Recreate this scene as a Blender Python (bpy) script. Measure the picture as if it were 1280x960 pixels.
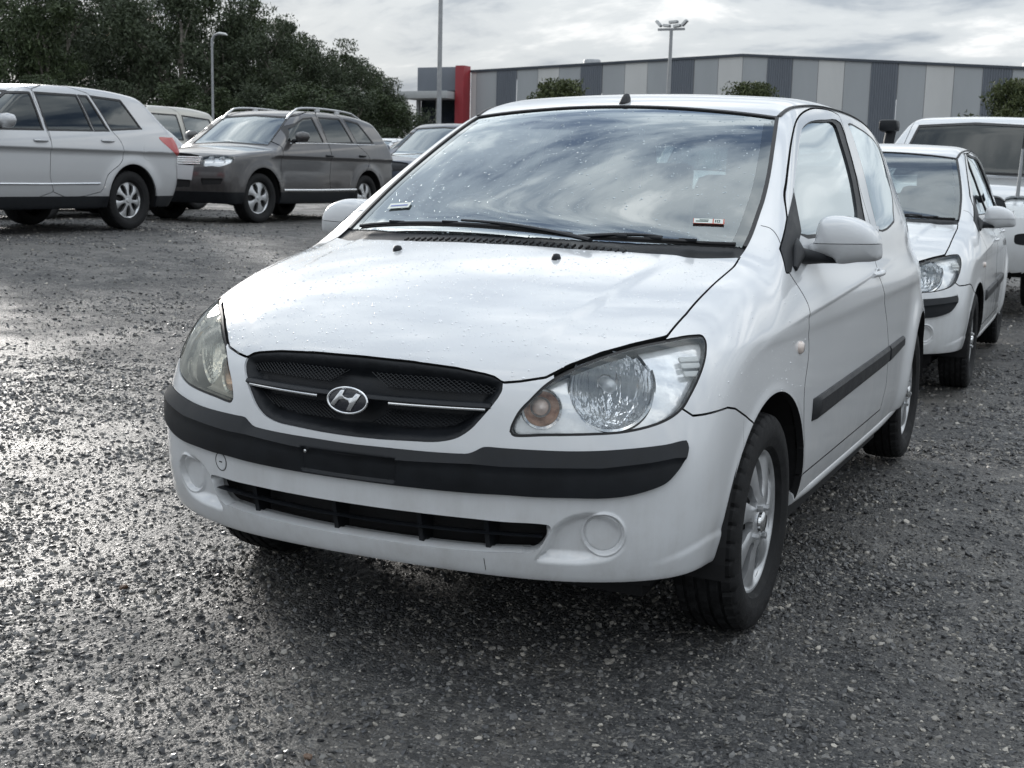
import bpy, bmesh, math, random
import numpy as np

# ======================= camera, sky, sun, exposure =======================
scene = bpy.context.scene
for o in list(bpy.data.objects): bpy.data.objects.remove(o)
rng = np.random.default_rng(7); random.seed(7)

cam = bpy.data.cameras.new('camera'); cam_o = bpy.data.objects.new('camera', cam); scene.collection.objects.link(cam_o)
cam.sensor_fit = 'HORIZONTAL'; cam.sensor_width = 36.0; cam.lens = 36.0*1613.01/1280.0
cam.clip_start = .05; cam.clip_end = 3000
CAM_POS = np.array([1.61288, -2.50738, 1.17453]); CAM_R = np.array([0.9013401, 0.4324452, 0.0240245]); CAM_U = np.array([-0.0905231, 0.1338513, 0.9868583]); CAM_W = np.array([-0.4235465, 0.8916698, -0.1597919])
from mathutils import Matrix, Vector
M = Matrix.Identity(4)
for i in range(3):
    M[i][0] = CAM_R[i]; M[i][1] = CAM_U[i]; M[i][2] = -CAM_W[i]; M[i][3] = CAM_POS[i]
cam_o.matrix_world = M
cam.dof.use_dof = True; cam.dof.focus_distance = 3.4; cam.dof.aperture_fstop = 14.0
scene.camera = cam_o
scene.render.resolution_x = 1024; scene.render.resolution_y = 768

SUN_EL = 15.5; SUN_AZ = (-.777, .629)          # light comes from behind the car, to the left
sun_dir = Vector((SUN_AZ[0], SUN_AZ[1], 0)).normalized()*math.cos(math.radians(SUN_EL))+Vector((0, 0, math.sin(math.radians(SUN_EL))))
sun = bpy.data.lights.new('sun', 'SUN'); sun.energy = 1.4; sun.angle = math.radians(12); sun.color = (1.0, .955, .90)
sun_o = bpy.data.objects.new('sun', sun); scene.collection.objects.link(sun_o)
sun_o.rotation_euler = sun_dir.to_track_quat('Z', 'Y').to_euler()

world = bpy.data.worlds.new('World'); scene.world = world; world.use_nodes = True
def build_world():
    nt = world.node_tree; nt.nodes.clear(); N = nt.nodes.new; L = nt.links.new
    out = N('ShaderNodeOutputWorld'); bg = N('ShaderNodeBackground'); bg.inputs['Strength'].default_value = .1
    sky = N('ShaderNodeTexSky'); sky.sky_type = 'NISHITA'; sky.sun_disc = False
    sky.sun_elevation = math.radians(SUN_EL); sky.sun_rotation = math.atan2(SUN_AZ[0], SUN_AZ[1])
    sky.air_density = 1.2; sky.dust_density = 1.5
    tc = N('ShaderNodeTexCoord'); sep = N('ShaderNodeSeparateXYZ'); L(tc.outputs['Generated'], sep.inputs[0])
    def math_(op, a, b=None, c=None, clamp=False):
        m = N('ShaderNodeMath'); m.operation = op; m.use_clamp = clamp
        for i, v in enumerate((a, b, c)):
            if v is None: continue
            if isinstance(v, (int, float)): m.inputs[i].default_value = v
            else: L(v, m.inputs[i])
        return m.outputs[0]
    zc = math_('MAXIMUM', sep.outputs[2], 0.0); den = math_('ADD', zc, .34)
    px = math_('DIVIDE', sep.outputs[0], den); py = math_('DIVIDE', sep.outputs[1], den)
    cmb = N('ShaderNodeCombineXYZ'); L(px, cmb.inputs[0]); L(py, cmb.inputs[1])
    def noise(scale, detail, rough, dist, rot, stretch, seed):
        mp = N('ShaderNodeMapping'); mp.inputs['Rotation'].default_value = (0, 0, rot); mp.inputs['Scale'].default_value = (1, stretch, 1)
        mp.inputs['Location'].default_value = (seed, seed*1.7, 0)
        L(cmb.outputs[0], mp.inputs[0])
        n = N('ShaderNodeTexNoise'); n.inputs['Scale'].default_value = scale; n.inputs['Detail'].default_value = detail
        n.inputs['Roughness'].default_value = rough; n.inputs['Distortion'].default_value = dist
        L(mp.outputs[0], n.inputs['Vector']); return n.outputs['Fac']
    def ramp(f, stops, interp='EASE'):
        r = N('ShaderNodeValToRGB'); r.color_ramp.interpolation = interp; e = r.color_ramp.elements
        while len(e) < len(stops): e.new(.5)
        for i, (p, c) in enumerate(stops): e[i].position = p; e[i].color = tuple(c)+(1,)
        L(f, r.inputs[0]); return r.outputs[0]
    big = noise(1.7, 7, .55, .5, -.75, 2.6, 3.1)       # long banks of cloud
    fine = noise(4.2, 8, .6, .35, -.6, 1.5, 8.3)
    mixf = math_('ADD', math_('MULTIPLY', big, .68), math_('MULTIPLY', fine, .32))
    soft = math_('MINIMUM', math_('MULTIPLY_ADD', zc, 2.3, .38), 1.33)
    mixf = math_('ADD', math_('MULTIPLY', soft, math_('SUBTRACT', mixf, .525)), .525)
    cloud = ramp(mixf, [(.36, (1.25, 1.65, 2.45)), (.455, (3.4, 3.85, 4.4)), (.535, (5.9, 6.25, 6.5)), (.61, (9.7, 9.75, 9.7))])
    cover = math_('MAXIMUM', ramp(mixf, [(.36, (.70,)*3), (.47, (.98,)*3)]), math_('SUBTRACT', 1.0, math_('MULTIPLY', zc, 2.5), clamp=True))
    vm = N('ShaderNodeVectorMath'); vm.operation = 'SCALE'; L(cloud, vm.inputs[0]); L(math_('MULTIPLY_ADD', zc, 1.55, .80), vm.inputs['Scale'])      # overcast skies brighten towards the zenith
    cloud = vm.outputs[0]
    mix = N('ShaderNodeMix'); mix.data_type = 'RGBA'
    L(cover, mix.inputs[0]); L(sky.outputs[0], mix.inputs[6]); L(cloud, mix.inputs[7])
    L(mix.outputs[2], bg.inputs['Color']); L(bg.outputs[0], out.inputs['Surface'])
build_world()
vs = scene.view_settings
vs.view_transform = 'Standard'; vs.look = 'None'; vs.exposure = 0.36; vs.gamma = 1.0; vs.use_curve_mapping = False
scene.cycles.max_bounces = 8; scene.cycles.transparent_max_bounces = 16
GETZ_P = {
  'yf': ([0.2, 0.26, 0.33, 0.42, 0.5, 0.6, 0.68, 0.75, 0.84, 0.95], [0.0781, 0.0456, 0.022, 0.009, 0.0019, 0.0079, 0.016, 0.0367, 0.1137, 0.2607]),
  'Rz': ([0.2, 0.4, 0.6, 0.75, 0.9], [0.3497, 0.3643, 0.4105, 0.5, 0.6026]),
  'zh': ([-0.05, 0.03, 0.1, 0.2, 0.3, 0.45, 0.62, 0.8, 1.0, 1.3], [0.6867, 0.7602, 0.8016, 0.8483, 0.8841, 0.9263, 0.9623, 0.9931, 1.0146, 1.0231]),
  'ah': ([0.0, 0.2, 0.45, 0.8, 1.2], [0.2053, 0.1831, 0.156, 0.1305, 0.1471]),
  'wp': ([0.0, 0.3, 0.6, 0.9, 1.5, 2.3, 2.9, 3.3, 3.6, 3.85], [0.7807, 0.7905, 0.8056, 0.8206, 0.8289, 0.8305, 0.8237, 0.8022, 0.7641, 0.7079]),
  'ws': ([0.15, 0.25, 0.33, 0.45, 0.58, 0.72, 0.8], [0.055, 0.03, 0.012, 0.002, 0.0, 0.004, 0.006]),
  'zr': ([1.3, 1.55, 1.74, 2.0, 2.3, 2.7, 3.1, 3.4, 3.6], [1.3354, 1.4094, 1.4432, 1.4744, 1.4872, 1.484, 1.4637, 1.4286, 1.3912]),
  'tum': ([0.9, 1.0, 1.1, 1.2, 1.3, 1.4], [0.016, 0.0381, 0.0777, 0.1174, 0.1598, 0.205]),
  'wg': ([0.8, 1.2, 1.8, 2.4, 2.9, 3.3, 3.6], [0.7762, 0.7844, 0.7895, 0.7984, 0.79, 0.7642, 0.7171]),
  'yr': ([0.2, 0.3, 0.5, 0.8, 0.95, 1.1, 1.3, 1.42], [3.66, 3.74, 3.8, 3.79, 3.74, 3.66, 3.53, 3.44]),
  'zb': ([0.0, 0.25, 0.5, 0.7, 0.8], [0.2531, 0.248, 0.2404, 0.2515, 0.2638]),
  'fl': ([0, 1], [0.0002, 0.0242]),
  'k': ([0, 1, 2, 3], [0.1507, 0.1388, 0.1162, 0.1131]),
  'yw': ([0, 1, 2, 3], [0.8432, 1.7529, 0.3394, 0.3826]),
}
GETZ_F = {     # outlines measured on the car, metres (lateral, lengthwise, up)
  'lamp': [[0.392, 0.071, 0.594], [0.385, 0.071, 0.606], [0.389, 0.075, 0.624], [0.4, 0.084, 0.65], [0.417, 0.098, 0.674], [0.442, 0.121, 0.706], [0.466, 0.146, 0.728], [0.499, 0.18, 0.749], [0.539, 0.227, 0.77], [0.594, 0.292, 0.791], [0.65, 0.358, 0.804], [0.677, 0.395, 0.81], [0.699, 0.424, 0.812], [0.714, 0.436, 0.81], [0.726, 0.428, 0.798], [0.735, 0.405, 0.778], [0.74, 0.374, 0.751], [0.74, 0.336, 0.718], [0.733, 0.301, 0.684], [0.725, 0.277, 0.659], [0.709, 0.252, 0.64], [0.684, 0.225, 0.625], [0.648, 0.197, 0.613], [0.608, 0.17, 0.605], [0.543, 0.135, 0.6], [0.46, 0.097, 0.596], [0.409, 0.077, 0.592]],
  'lampbig': [[0.496, 0.14, 0.692], [0.494, 0.148, 0.71], [0.502, 0.166, 0.73], [0.557, 0.223, 0.758], [0.615, 0.288, 0.778], [0.643, 0.291, 0.764], [0.663, 0.281, 0.741], [0.673, 0.262, 0.71], [0.669, 0.239, 0.68], [0.654, 0.217, 0.655], [0.632, 0.195, 0.636], [0.602, 0.173, 0.625], [0.566, 0.153, 0.625], [0.535, 0.141, 0.64], [0.512, 0.137, 0.664]],
  'lampsmall': [[0.411, 0.086, 0.64], [0.424, 0.101, 0.676], [0.444, 0.117, 0.694], [0.468, 0.126, 0.692], [0.485, 0.126, 0.671], [0.488, 0.12, 0.646], [0.478, 0.109, 0.621], [0.456, 0.098, 0.608], [0.428, 0.088, 0.615]],
  'hoodfront': [[0.649, 0.366, 0.809], [0.592, 0.296, 0.794], [0.537, 0.233, 0.776], [0.482, 0.173, 0.75], [0.444, 0.132, 0.724], [0.392, 0.105, 0.714], [0.357, 0.09, 0.71], [0.337, 0.089, 0.721], [0.315, 0.086, 0.726], [0.245, 0.073, 0.736], [0.134, 0.059, 0.743], [0.016, 0.053, 0.745]],
  'hoodside': [[0.647, 0.37, 0.812], [0.656, 0.476, 0.855], [0.658, 0.621, 0.899], [0.658, 0.76, 0.93], [0.656, 0.875, 0.956], [0.65, 0.948, 0.978]],
  'hoodrear': [[0.018, 0.724, 0.985], [0.238, 0.741, 0.981], [0.43, 0.807, 0.977], [0.563, 0.874, 0.974], [0.651, 0.947, 0.977]],
  'grille': [[0.357, 0.089, 0.708], [0.358, 0.082, 0.691], [0.344, 0.068, 0.662], [0.324, 0.056, 0.633], [0.3, 0.046, 0.604], [0.274, 0.037, 0.584], [0.247, 0.03, 0.574], [0.212, 0.023, 0.568], [0.162, 0.015, 0.566], [0.086, 0.007, 0.563], [0.019, 0.004, 0.562]],
  'grilleinner': [[0.068, 0.035, 0.716], [0.18, 0.048, 0.716], [0.286, 0.068, 0.71], [0.334, 0.079, 0.705], [0.351, 0.081, 0.696], [0.352, 0.076, 0.681], [0.33, 0.06, 0.645], [0.299, 0.047, 0.615], [0.273, 0.039, 0.601], [0.196, 0.023, 0.59], [0.104, 0.011, 0.589], [0.017, 0.007, 0.588]],
  'chrome': [[0.098, 0.017, 0.648], [0.192, 0.029, 0.648], [0.326, 0.06, 0.649]],
  'striptop': [[0.02, 0.003, 0.545], [0.087, 0.006, 0.546], [0.199, 0.019, 0.546], [0.27, 0.032, 0.547], [0.298, 0.038, 0.549], [0.314, 0.043, 0.556], [0.332, 0.049, 0.566], [0.37, 0.06, 0.566], [0.446, 0.086, 0.565], [0.514, 0.114, 0.565], [0.579, 0.146, 0.568], [0.643, 0.182, 0.574], [0.705, 0.226, 0.582], [0.739, 0.261, 0.589]],
  'stripend': [[0.742, 0.261, 0.578], [0.743, 0.258, 0.569], [0.736, 0.242, 0.541], [0.726, 0.228, 0.52], [0.71, 0.21, 0.498]],
  'stripbot': [[0.683, 0.19, 0.484], [0.639, 0.164, 0.47], [0.586, 0.138, 0.463], [0.52, 0.108, 0.462], [0.451, 0.082, 0.461], [0.38, 0.059, 0.462], [0.306, 0.04, 0.461], [0.164, 0.014, 0.462], [0.019, 0.004, 0.463]],
  'stripfold': [[0.02, 0.002, 0.52], [0.127, 0.008, 0.522], [0.306, 0.039, 0.528], [0.379, 0.058, 0.526], [0.483, 0.095, 0.528], [0.583, 0.14, 0.53], [0.678, 0.195, 0.543], [0.72, 0.23, 0.552]],
  'lower': [[0.015, 0.011, 0.399], [0.161, 0.021, 0.398], [0.304, 0.046, 0.396], [0.379, 0.065, 0.394], [0.475, 0.096, 0.393], [0.481, 0.1, 0.383], [0.473, 0.098, 0.365], [0.46, 0.097, 0.342], [0.445, 0.095, 0.327], [0.423, 0.09, 0.319], [0.42, 0.088, 0.321], [0.321, 0.062, 0.316], [0.154, 0.034, 0.316], [0.007, 0.025, 0.317]],
  'fogc': [[0.591, 0.147, 0.372], [0.634, 0.168, 0.373], [0.547, 0.127, 0.37], [0.591, 0.143, 0.422], [0.59, 0.154, 0.323]],
  'fogdent': [[0.482, 0.099, 0.387], [0.52, 0.112, 0.419], [0.567, 0.131, 0.431], [0.603, 0.148, 0.426], [0.632, 0.164, 0.4], [0.641, 0.172, 0.365], [0.633, 0.172, 0.334], [0.602, 0.163, 0.306], [0.557, 0.146, 0.295], [0.498, 0.123, 0.293], [0.439, 0.1, 0.3], [0.463, 0.098, 0.342]],
  'ledge': [[0.658, 0.195, 0.295], [0.716, 0.23, 0.312], [0.76, 0.283, 0.332], [0.774, 0.342, 0.314]],
  'plate': [[0.132, 0.009, 0.526], [0.132, 0.01, 0.468]],
  'seambf': [[0.726, 0.276, 0.656], [0.743, 0.29, 0.642], [0.756, 0.309, 0.642], [0.79, 0.411, 0.647], [0.796, 0.456, 0.638], [0.802, 0.533, 0.608], [0.805, 0.582, 0.586], [0.806, 0.597, 0.574]],
  'doorfront': [[0.781, 1.03, 0.927], [0.793, 1.052, 0.902], [0.809, 1.083, 0.865], [0.82, 1.098, 0.833], [0.827, 1.084, 0.789], [0.822, 1.101, 0.704], [0.825, 1.056, 0.605], [0.826, 1.07, 0.51], [0.824, 1.079, 0.432], [0.818, 1.073, 0.359]],
  'doortop': [[0.706, 1.222, 1.084], [0.681, 1.286, 1.133], [0.668, 1.347, 1.169], [0.649, 1.445, 1.226], [0.618, 1.591, 1.305], [0.596, 1.72, 1.361], [0.58, 1.848, 1.395], [0.567, 2.028, 1.423], [0.563, 2.177, 1.434], [0.564, 2.381, 1.437], [0.573, 2.485, 1.427]],
  'doorrear': [[0.581, 2.476, 1.417], [0.644, 2.379, 1.288], [0.698, 2.341, 1.158], [0.749, 2.308, 1.03], [0.778, 2.274, 0.946], [0.821, 2.192, 0.853], [0.828, 2.336, 0.683], [0.831, 2.398, 0.576], [0.828, 2.419, 0.434], [0.805, 2.446, 0.274]],
  'dglass': [[0.68, 1.406, 1.17], [0.66, 1.502, 1.223], [0.634, 1.63, 1.287], [0.612, 1.746, 1.338], [0.602, 1.852, 1.361], [0.596, 1.968, 1.378], [0.596, 2.142, 1.387], [0.599, 2.329, 1.386], [0.631, 2.315, 1.317], [0.664, 2.288, 1.241], [0.694, 2.25, 1.165], [0.724, 2.186, 1.087], [0.737, 2.144, 1.056], [0.749, 2.128, 1.024], [0.742, 1.684, 1.024], [0.738, 1.276, 1.028], [0.718, 1.313, 1.076], [0.702, 1.342, 1.115]],
  'dframe': [[0.69, 1.358, 1.144], [0.68, 1.406, 1.17], [0.66, 1.502, 1.223], [0.634, 1.63, 1.287], [0.611, 1.747, 1.34], [0.6, 1.851, 1.365], [0.594, 1.974, 1.382], [0.592, 2.157, 1.394], [0.594, 2.429, 1.397], [0.63, 2.409, 1.32], [0.666, 2.371, 1.238], [0.702, 2.321, 1.148], [0.735, 2.255, 1.064], [0.754, 2.212, 1.016], [0.745, 1.673, 1.017], [0.741, 1.266, 1.022]],
  'sail': [[0.69, 1.358, 1.144], [0.736, 1.282, 1.033], [0.781, 1.045, 0.928], [0.778, 1.005, 0.929], [0.742, 1.059, 0.988], [0.713, 1.204, 1.07]],
  'qglass': [[0.591, 2.58, 1.399], [0.589, 2.792, 1.395], [0.592, 2.996, 1.376], [0.597, 3.145, 1.348], [0.612, 3.198, 1.308], [0.641, 3.173, 1.245], [0.67, 3.114, 1.183], [0.702, 3.043, 1.112], [0.73, 2.914, 1.058], [0.746, 2.848, 1.024], [0.76, 2.412, 1.003], [0.726, 2.441, 1.088], [0.702, 2.478, 1.148], [0.656, 2.533, 1.259], [0.617, 2.564, 1.348]],
  'wsR': [[0.013, 1.693, 1.418], [0.174, 1.693, 1.414], [0.33, 1.692, 1.404], [0.456, 1.695, 1.393], [0.53, 1.697, 1.383], [0.546, 1.702, 1.382], [0.584, 1.524, 1.292], [0.62, 1.346, 1.19], [0.638, 1.228, 1.121], [0.631, 1.265, 1.143], [0.643, 1.172, 1.088], [0.651, 1.073, 1.032], [0.652, 1.0, 0.997], [0.65, 0.948, 0.978]],
  'wsglass': [[0.015, 1.689, 1.417], [0.176, 1.688, 1.412], [0.332, 1.685, 1.402], [0.458, 1.688, 1.39], [0.525, 1.688, 1.381], [0.535, 1.671, 1.372], [0.587, 1.45, 1.254], [0.627, 1.252, 1.138], [0.624, 1.185, 1.1], [0.638, 1.074, 1.035], [0.643, 0.985, 0.993], [0.63, 0.933, 0.977]],
  'wsfrit': [[0.523, 1.62, 1.351], [0.574, 1.391, 1.226], [0.597, 1.261, 1.15], [0.614, 1.103, 1.058]],
  'dstrip': [[0.827, 1.171, 0.561], [0.829, 1.574, 0.57], [0.831, 2.357, 0.581], [0.828, 2.731, 0.588], [0.828, 2.725, 0.548], [0.829, 2.646, 0.526], [0.83, 2.419, 0.525], [0.829, 1.598, 0.501], [0.828, 1.276, 0.496], [0.827, 1.165, 0.497], [0.827, 1.157, 0.52]],
  'indicator': [[0.821, 1.032, 0.723], [0.82, 0.975, 0.729], [0.822, 1.091, 0.716], [0.823, 1.018, 0.746], [0.821, 1.036, 0.701]],
  'handle': [[0.801, 2.147, 0.897], [0.812, 2.292, 0.877], [0.797, 2.288, 0.904], [0.83, 2.111, 0.818]],
  'archF': [[0.811, 0.705, 0.624], [0.818, 0.846, 0.623], [0.823, 0.967, 0.576], [0.825, 1.019, 0.532], [0.824, 1.029, 0.474], [0.806, 0.595, 0.571], [0.799, 0.489, 0.495], [0.788, 0.398, 0.361], [0.781, 0.379, 0.328], [-1.409, 7.684, -2.056]],
  'archR': [[0.248, 7.641, 0.201], [0.819, 3.257, 0.565], [0.844, 2.897, 0.503], [0.817, 2.71, 0.33], [0.822, 2.489, 0.353]],
  'sill': [[0.816, 1.012, 0.355], [0.823, 1.308, 0.378], [0.823, 1.67, 0.369], [0.823, 2.069, 0.357], [0.825, 2.151, 0.376], [0.821, 2.544, 0.353]],
  'crease': [[0.771, 0.427, 0.747], [0.802, 0.628, 0.779], [0.82, 0.923, 0.81], [0.824, 1.467, 0.84], [0.819, 2.076, 0.862], [0.758, 3.326, 0.897]],
  'crack': [[0.328, 0.069, 0.299], [0.328, 0.078, 0.273], [0.325, 0.091, 0.251]],
  'mirrorattach': [[0.741, 1.181, 1.018], [0.767, 1.27, 0.962]],
  'pillarseam': [[0.66, 1.114, 1.051], [0.686, 1.117, 1.044], [0.708, 1.104, 1.029], [0.733, 1.076, 1.002]],
  'sticker': [[0.477, 1.064, 1.067], [0.571, 1.103, 1.068], [0.583, 1.067, 1.046], [0.488, 1.033, 1.049]],
  'nozzle': [[0.238, 0.641, 0.959]],
  'cowl': [[-0.006, 0.773, 0.997], [0.22, 0.782, 0.992], [0.383, 0.793, 0.98]],
}
# ======================= implicit-surface car toolkit =======================
class Spl:
    """natural cubic spline, linear beyond its ends"""
    def __init__(s, xs, ys):
        x = np.array(xs, float); y = np.array(ys, float); n = len(x); h = np.diff(x)
        A = np.zeros((n, n)); b = np.zeros(n); A[0, 0] = A[-1, -1] = 1
        for i in range(1, n-1):
            A[i, i-1] = h[i-1]; A[i, i] = 2*(h[i-1]+h[i]); A[i, i+1] = h[i]
            b[i] = 3*((y[i+1]-y[i])/h[i]-(y[i]-y[i-1])/h[i-1])
        c = np.linalg.solve(A, b)
        s.x = x; s.a = y[:-1]; s.c = c[:-1]; s.d = np.diff(c)/(3*h)
        s.b = np.diff(y)/h-h*(2*c[:-1]+c[1:])/3
        s.e0 = s.b[0]; hn = h[-1]; s.e1 = s.b[-1]+2*s.c[-1]*hn+3*s.d[-1]*hn*hn
    def __call__(s, v):
        v = np.asarray(v, float); i = np.clip(np.searchsorted(s.x, v)-1, 0, len(s.x)-2)
        t = np.clip(v, s.x[0], s.x[-1])-s.x[i]
        r = s.a[i]+t*(s.b[i]+t*(s.c[i]+t*s.d[i]))
        return r+np.minimum(v-s.x[0], 0)*s.e0+np.maximum(v-s.x[-1], 0)*s.e1
def smax(a, b, k):
    h = np.maximum(k-np.abs(a-b), 0)/k
    return np.maximum(a, b)+h*h*h*k/6
def smin(a, b, k): return -smax(-a, -b, k)
def sstep(t):
    t = np.clip(t, 0, 1); return t*t*t*(t*(6*t-15)+10)
def softabs(x, e): return np.sqrt(x*x+e*e)
def unit(a): return a/np.maximum(np.linalg.norm(a, axis=-1, keepdims=True), 1e-12)

def grad(F, P, h=5e-4):
    G = np.empty_like(P)
    for k in range(3):
        d = np.zeros(3); d[k] = h
        G[:, k] = (F(P+d)-F(P-d))/(2*h)
    return G

def surfnet(F, lo, hi, h, half=True, relax=2):
    """dual-grid mesh of F = 0; with half=True only x >= 0, its border exactly on x = 0"""
    B = 8
    lo = np.array(lo, float); hi = np.array(hi, float)
    if half: lo[0] = -h/2
    nb = np.ceil((hi-lo)/h/B).astype(int)
    n = nb*B
    ax = [lo[k]+h*(np.arange(nb[k])*B+(B-1)/2) for k in range(3)]
    C = np.stack(np.meshgrid(*ax, indexing='ij'), -1).reshape(-1, 3)
    v = F(C).reshape(nb)
    arr = np.repeat(np.repeat(np.repeat(np.sign(v).astype(np.float32), B, 0), B, 1), B, 2)
    act = np.argwhere(np.abs(v) < 0.95*B*h)
    o = np.stack(np.meshgrid(*[np.arange(B)]*3, indexing='ij'), -1).reshape(-1, 3)
    for s in range(0, len(act), 3000):
        I = (act[s:s+3000, None, :]*B+o[None]).reshape(-1, 3)
        arr[I[:, 0], I[:, 1], I[:, 2]] = F(lo+I*h)
    ins = arr < 0
    cnt = np.zeros(tuple(n-1), np.uint8)
    for a in (0, 1):
        for b in (0, 1):
            for c in (0, 1):
                cnt += ins[a:n[0]-1+a, b:n[1]-1+b, c:n[2]-1+c]
    cells = np.argwhere((cnt > 0) & (cnt < 8))
    idx = np.full(tuple(n-1), -1, np.int32); idx[tuple(cells.T)] = np.arange(len(cells))
    acc = np.zeros((len(cells), 3)); num = np.zeros(len(cells))
    off = [(a, b, c) for a in (0, 1) for b in (0, 1) for c in (0, 1)]
    for i in range(8):
        for k in range(3):
            if off[i][k] == 0:
                p = np.array(off[i]); q = p.copy(); q[k] = 1
                fp = arr[tuple((cells+p).T)]; fq = arr[tuple((cells+q).T)]
                m = (fp < 0) != (fq < 0)
                t = np.where(m, fp/np.where(m, fp-fq, 1), 0)
                acc[m] += (p+t[:, None]*(q-p))[m]; num[m] += 1
    V = lo+h*(cells+acc/num[:, None])
    Q = []
    for k in range(3):
        sl0 = [slice(None)]*3; sl1 = [slice(None)]*3
        sl0[k] = slice(0, n[k]-1); sl1[k] = slice(1, n[k])
        a = ins[tuple(sl0)]; b = ins[tuple(sl1)]
        e = np.argwhere(a != b)
        u, w = [(1, 2), (2, 0), (0, 1)][k]
        e = e[(e[:, u] >= 1) & (e[:, w] >= 1) & (e[:, u] < n[u]-1) & (e[:, w] < n[w]-1)]
        s = a[tuple(e.T)]
        def g(du, dw):
            c = e.copy(); c[:, u] += du; c[:, w] += dw; return idx[tuple(c.T)]
        q = np.stack([g(-1, -1), g(0, -1), g(0, 0), g(-1, 0)], 1)
        q[~s] = q[~s][:, ::-1]
        Q.append(q)
    Q = np.concatenate(Q); Q = Q[(Q >= 0).all(1)]
    mid = cells[:, 0] == 0 if half else np.zeros(len(V), bool)
    def project(V, it):
        for _ in range(it):
            f = F(V); G = grad(F, V)
            V = V-np.clip(f, -h, h)[:, None]*G/np.maximum((G*G).sum(1), .05)[:, None]
            V[mid, 0] = 0
        return V
    V[mid, 0] = 0
    V = project(V, 1)
    E = np.concatenate([Q[:, [i, (i+1) % 4]] for i in range(4)])
    for _ in range(relax):
        S = np.zeros_like(V); N = np.bincount(E.ravel(), minlength=len(V))
        for k in range(3):
            S[:, k] = np.bincount(E[:, 0], V[E[:, 1], k], len(V))+np.bincount(E[:, 1], V[E[:, 0], k], len(V))
        V = V+.5*(S/np.maximum(N, 1)[:, None]-V); V[mid, 0] = 0
        V = project(V, 1)
    V = project(V, 2)
    d1 = ((V[Q[:, 0]]-V[Q[:, 2]])**2).sum(1); d2 = ((V[Q[:, 1]]-V[Q[:, 3]])**2).sum(1)
    m = (d1 < d2)[:, None]
    T = np.concatenate([np.where(m, Q[:, [0, 1, 2]], Q[:, [0, 1, 3]]), np.where(m, Q[:, [0, 2, 3]], Q[:, [1, 2, 3]])])
    return V, T

def split(V, T, f, eps=3e-4):
    """cut every triangle along f = 0 (f one value per vertex)"""
    f = np.where(np.abs(f) < eps, 0, f); s = np.sign(f)
    S = s[T]; cut = (S.max(1) > 0) & (S.min(1) < 0)
    keep = T[~cut]; C = T[cut]
    if not len(C): return V, T
    E = np.concatenate([C[:, [0, 1]], C[:, [1, 2]], C[:, [2, 0]]])
    E = np.sort(E, 1); m = s[E[:, 0]]*s[E[:, 1]] < 0
    key = E[:, 0].astype(np.int64)*len(V)+E[:, 1]
    uk, inv = np.unique(key[m], return_inverse=True)
    a = uk//len(V); b = uk % len(V)
    t = (f[a]/(f[a]-f[b]))[:, None]
    NV = V[a]*(1-t)+V[b]*t
    nid = np.full(len(key), -1, np.int64); nid[m] = len(V)+inv
    nid = nid.reshape(3, -1).T            # new vertex on edge i -> i+1
    out = [keep]
    nc = (nid >= 0).sum(1)
    # one vertex on the line: two triangles
    for r in range(3):
        c = C[:, [r, (r+1) % 3, (r+2) % 3]]; e = nid[:, [r, (r+1) % 3, (r+2) % 3]]
        m1 = (nc == 1) & (e[:, 1] >= 0)
        out.append(np.stack([c[m1, 0], c[m1, 1], e[m1, 1]], 1)); out.append(np.stack([c[m1, 0], e[m1, 1], c[m1, 2]], 1))
        m2 = (nc == 2) & (e[:, 0] >= 0) & (e[:, 2] >= 0)      # lone vertex is c0
        out.append(np.stack([c[m2, 0], e[m2, 0], e[m2, 2]], 1))
        out.append(np.stack([e[m2, 0], c[m2, 1], c[m2, 2]], 1)); out.append(np.stack([e[m2, 0], c[m2, 2], e[m2, 2]], 1))
    return np.concatenate([V, NV]), np.concatenate(out)

def curve(pts, n=6, closed=True):
    """Catmull-Rom through the points; a point given twice stays a corner"""
    P = np.array(pts, float); m = len(P); out = []
    for i in range(m if closed else m-1):
        p0, p1, p2, p3 = [P[(i+j) % m] if closed else P[min(max(i+j, 0), m-1)] for j in (-1, 0, 1, 2)]
        if np.allclose(p1, p2): continue
        d = np.linalg.norm(p2-p1)
        t1 = (p2-p0)/max(np.linalg.norm(p2-p1)+np.linalg.norm(p1-p0), 1e-9)*d
        t2 = (p3-p1)/max(np.linalg.norm(p3-p2)+np.linalg.norm(p2-p1), 1e-9)*d
        if np.allclose(p0, p1): t1 = p2-p1
        if np.allclose(p3, p2): t2 = p2-p1
        for t in np.arange(n)/n:
            out.append((2*t**3-3*t*t+1)*p1+(t**3-2*t*t+t)*t1+(3*t*t-2*t**3)*p2+(t**3-t*t)*t2)
    if not closed: out.append(P[-1])
    return np.array(out)

def seg_dist(q, A, B):
    """distance of points q to polyline segments A-B, plus side of the nearest one"""
    best = np.full(len(q), 1e9); side = np.ones(len(q))
    for a, b in zip(A, B):
        d = b-a; L = max(d@d, 1e-12)
        t = np.clip(((q-a)@d)/L, 0, 1); r = q-a-t[:, None]*d
        dd = (r*r).sum(1); m = dd < best-1e-12
        best[m] = dd[m]; side[m] = np.sign(d[0]*(q-a)[m, 1]-d[1]*(q-a)[m, 0])
    return np.sqrt(best), side

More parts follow.
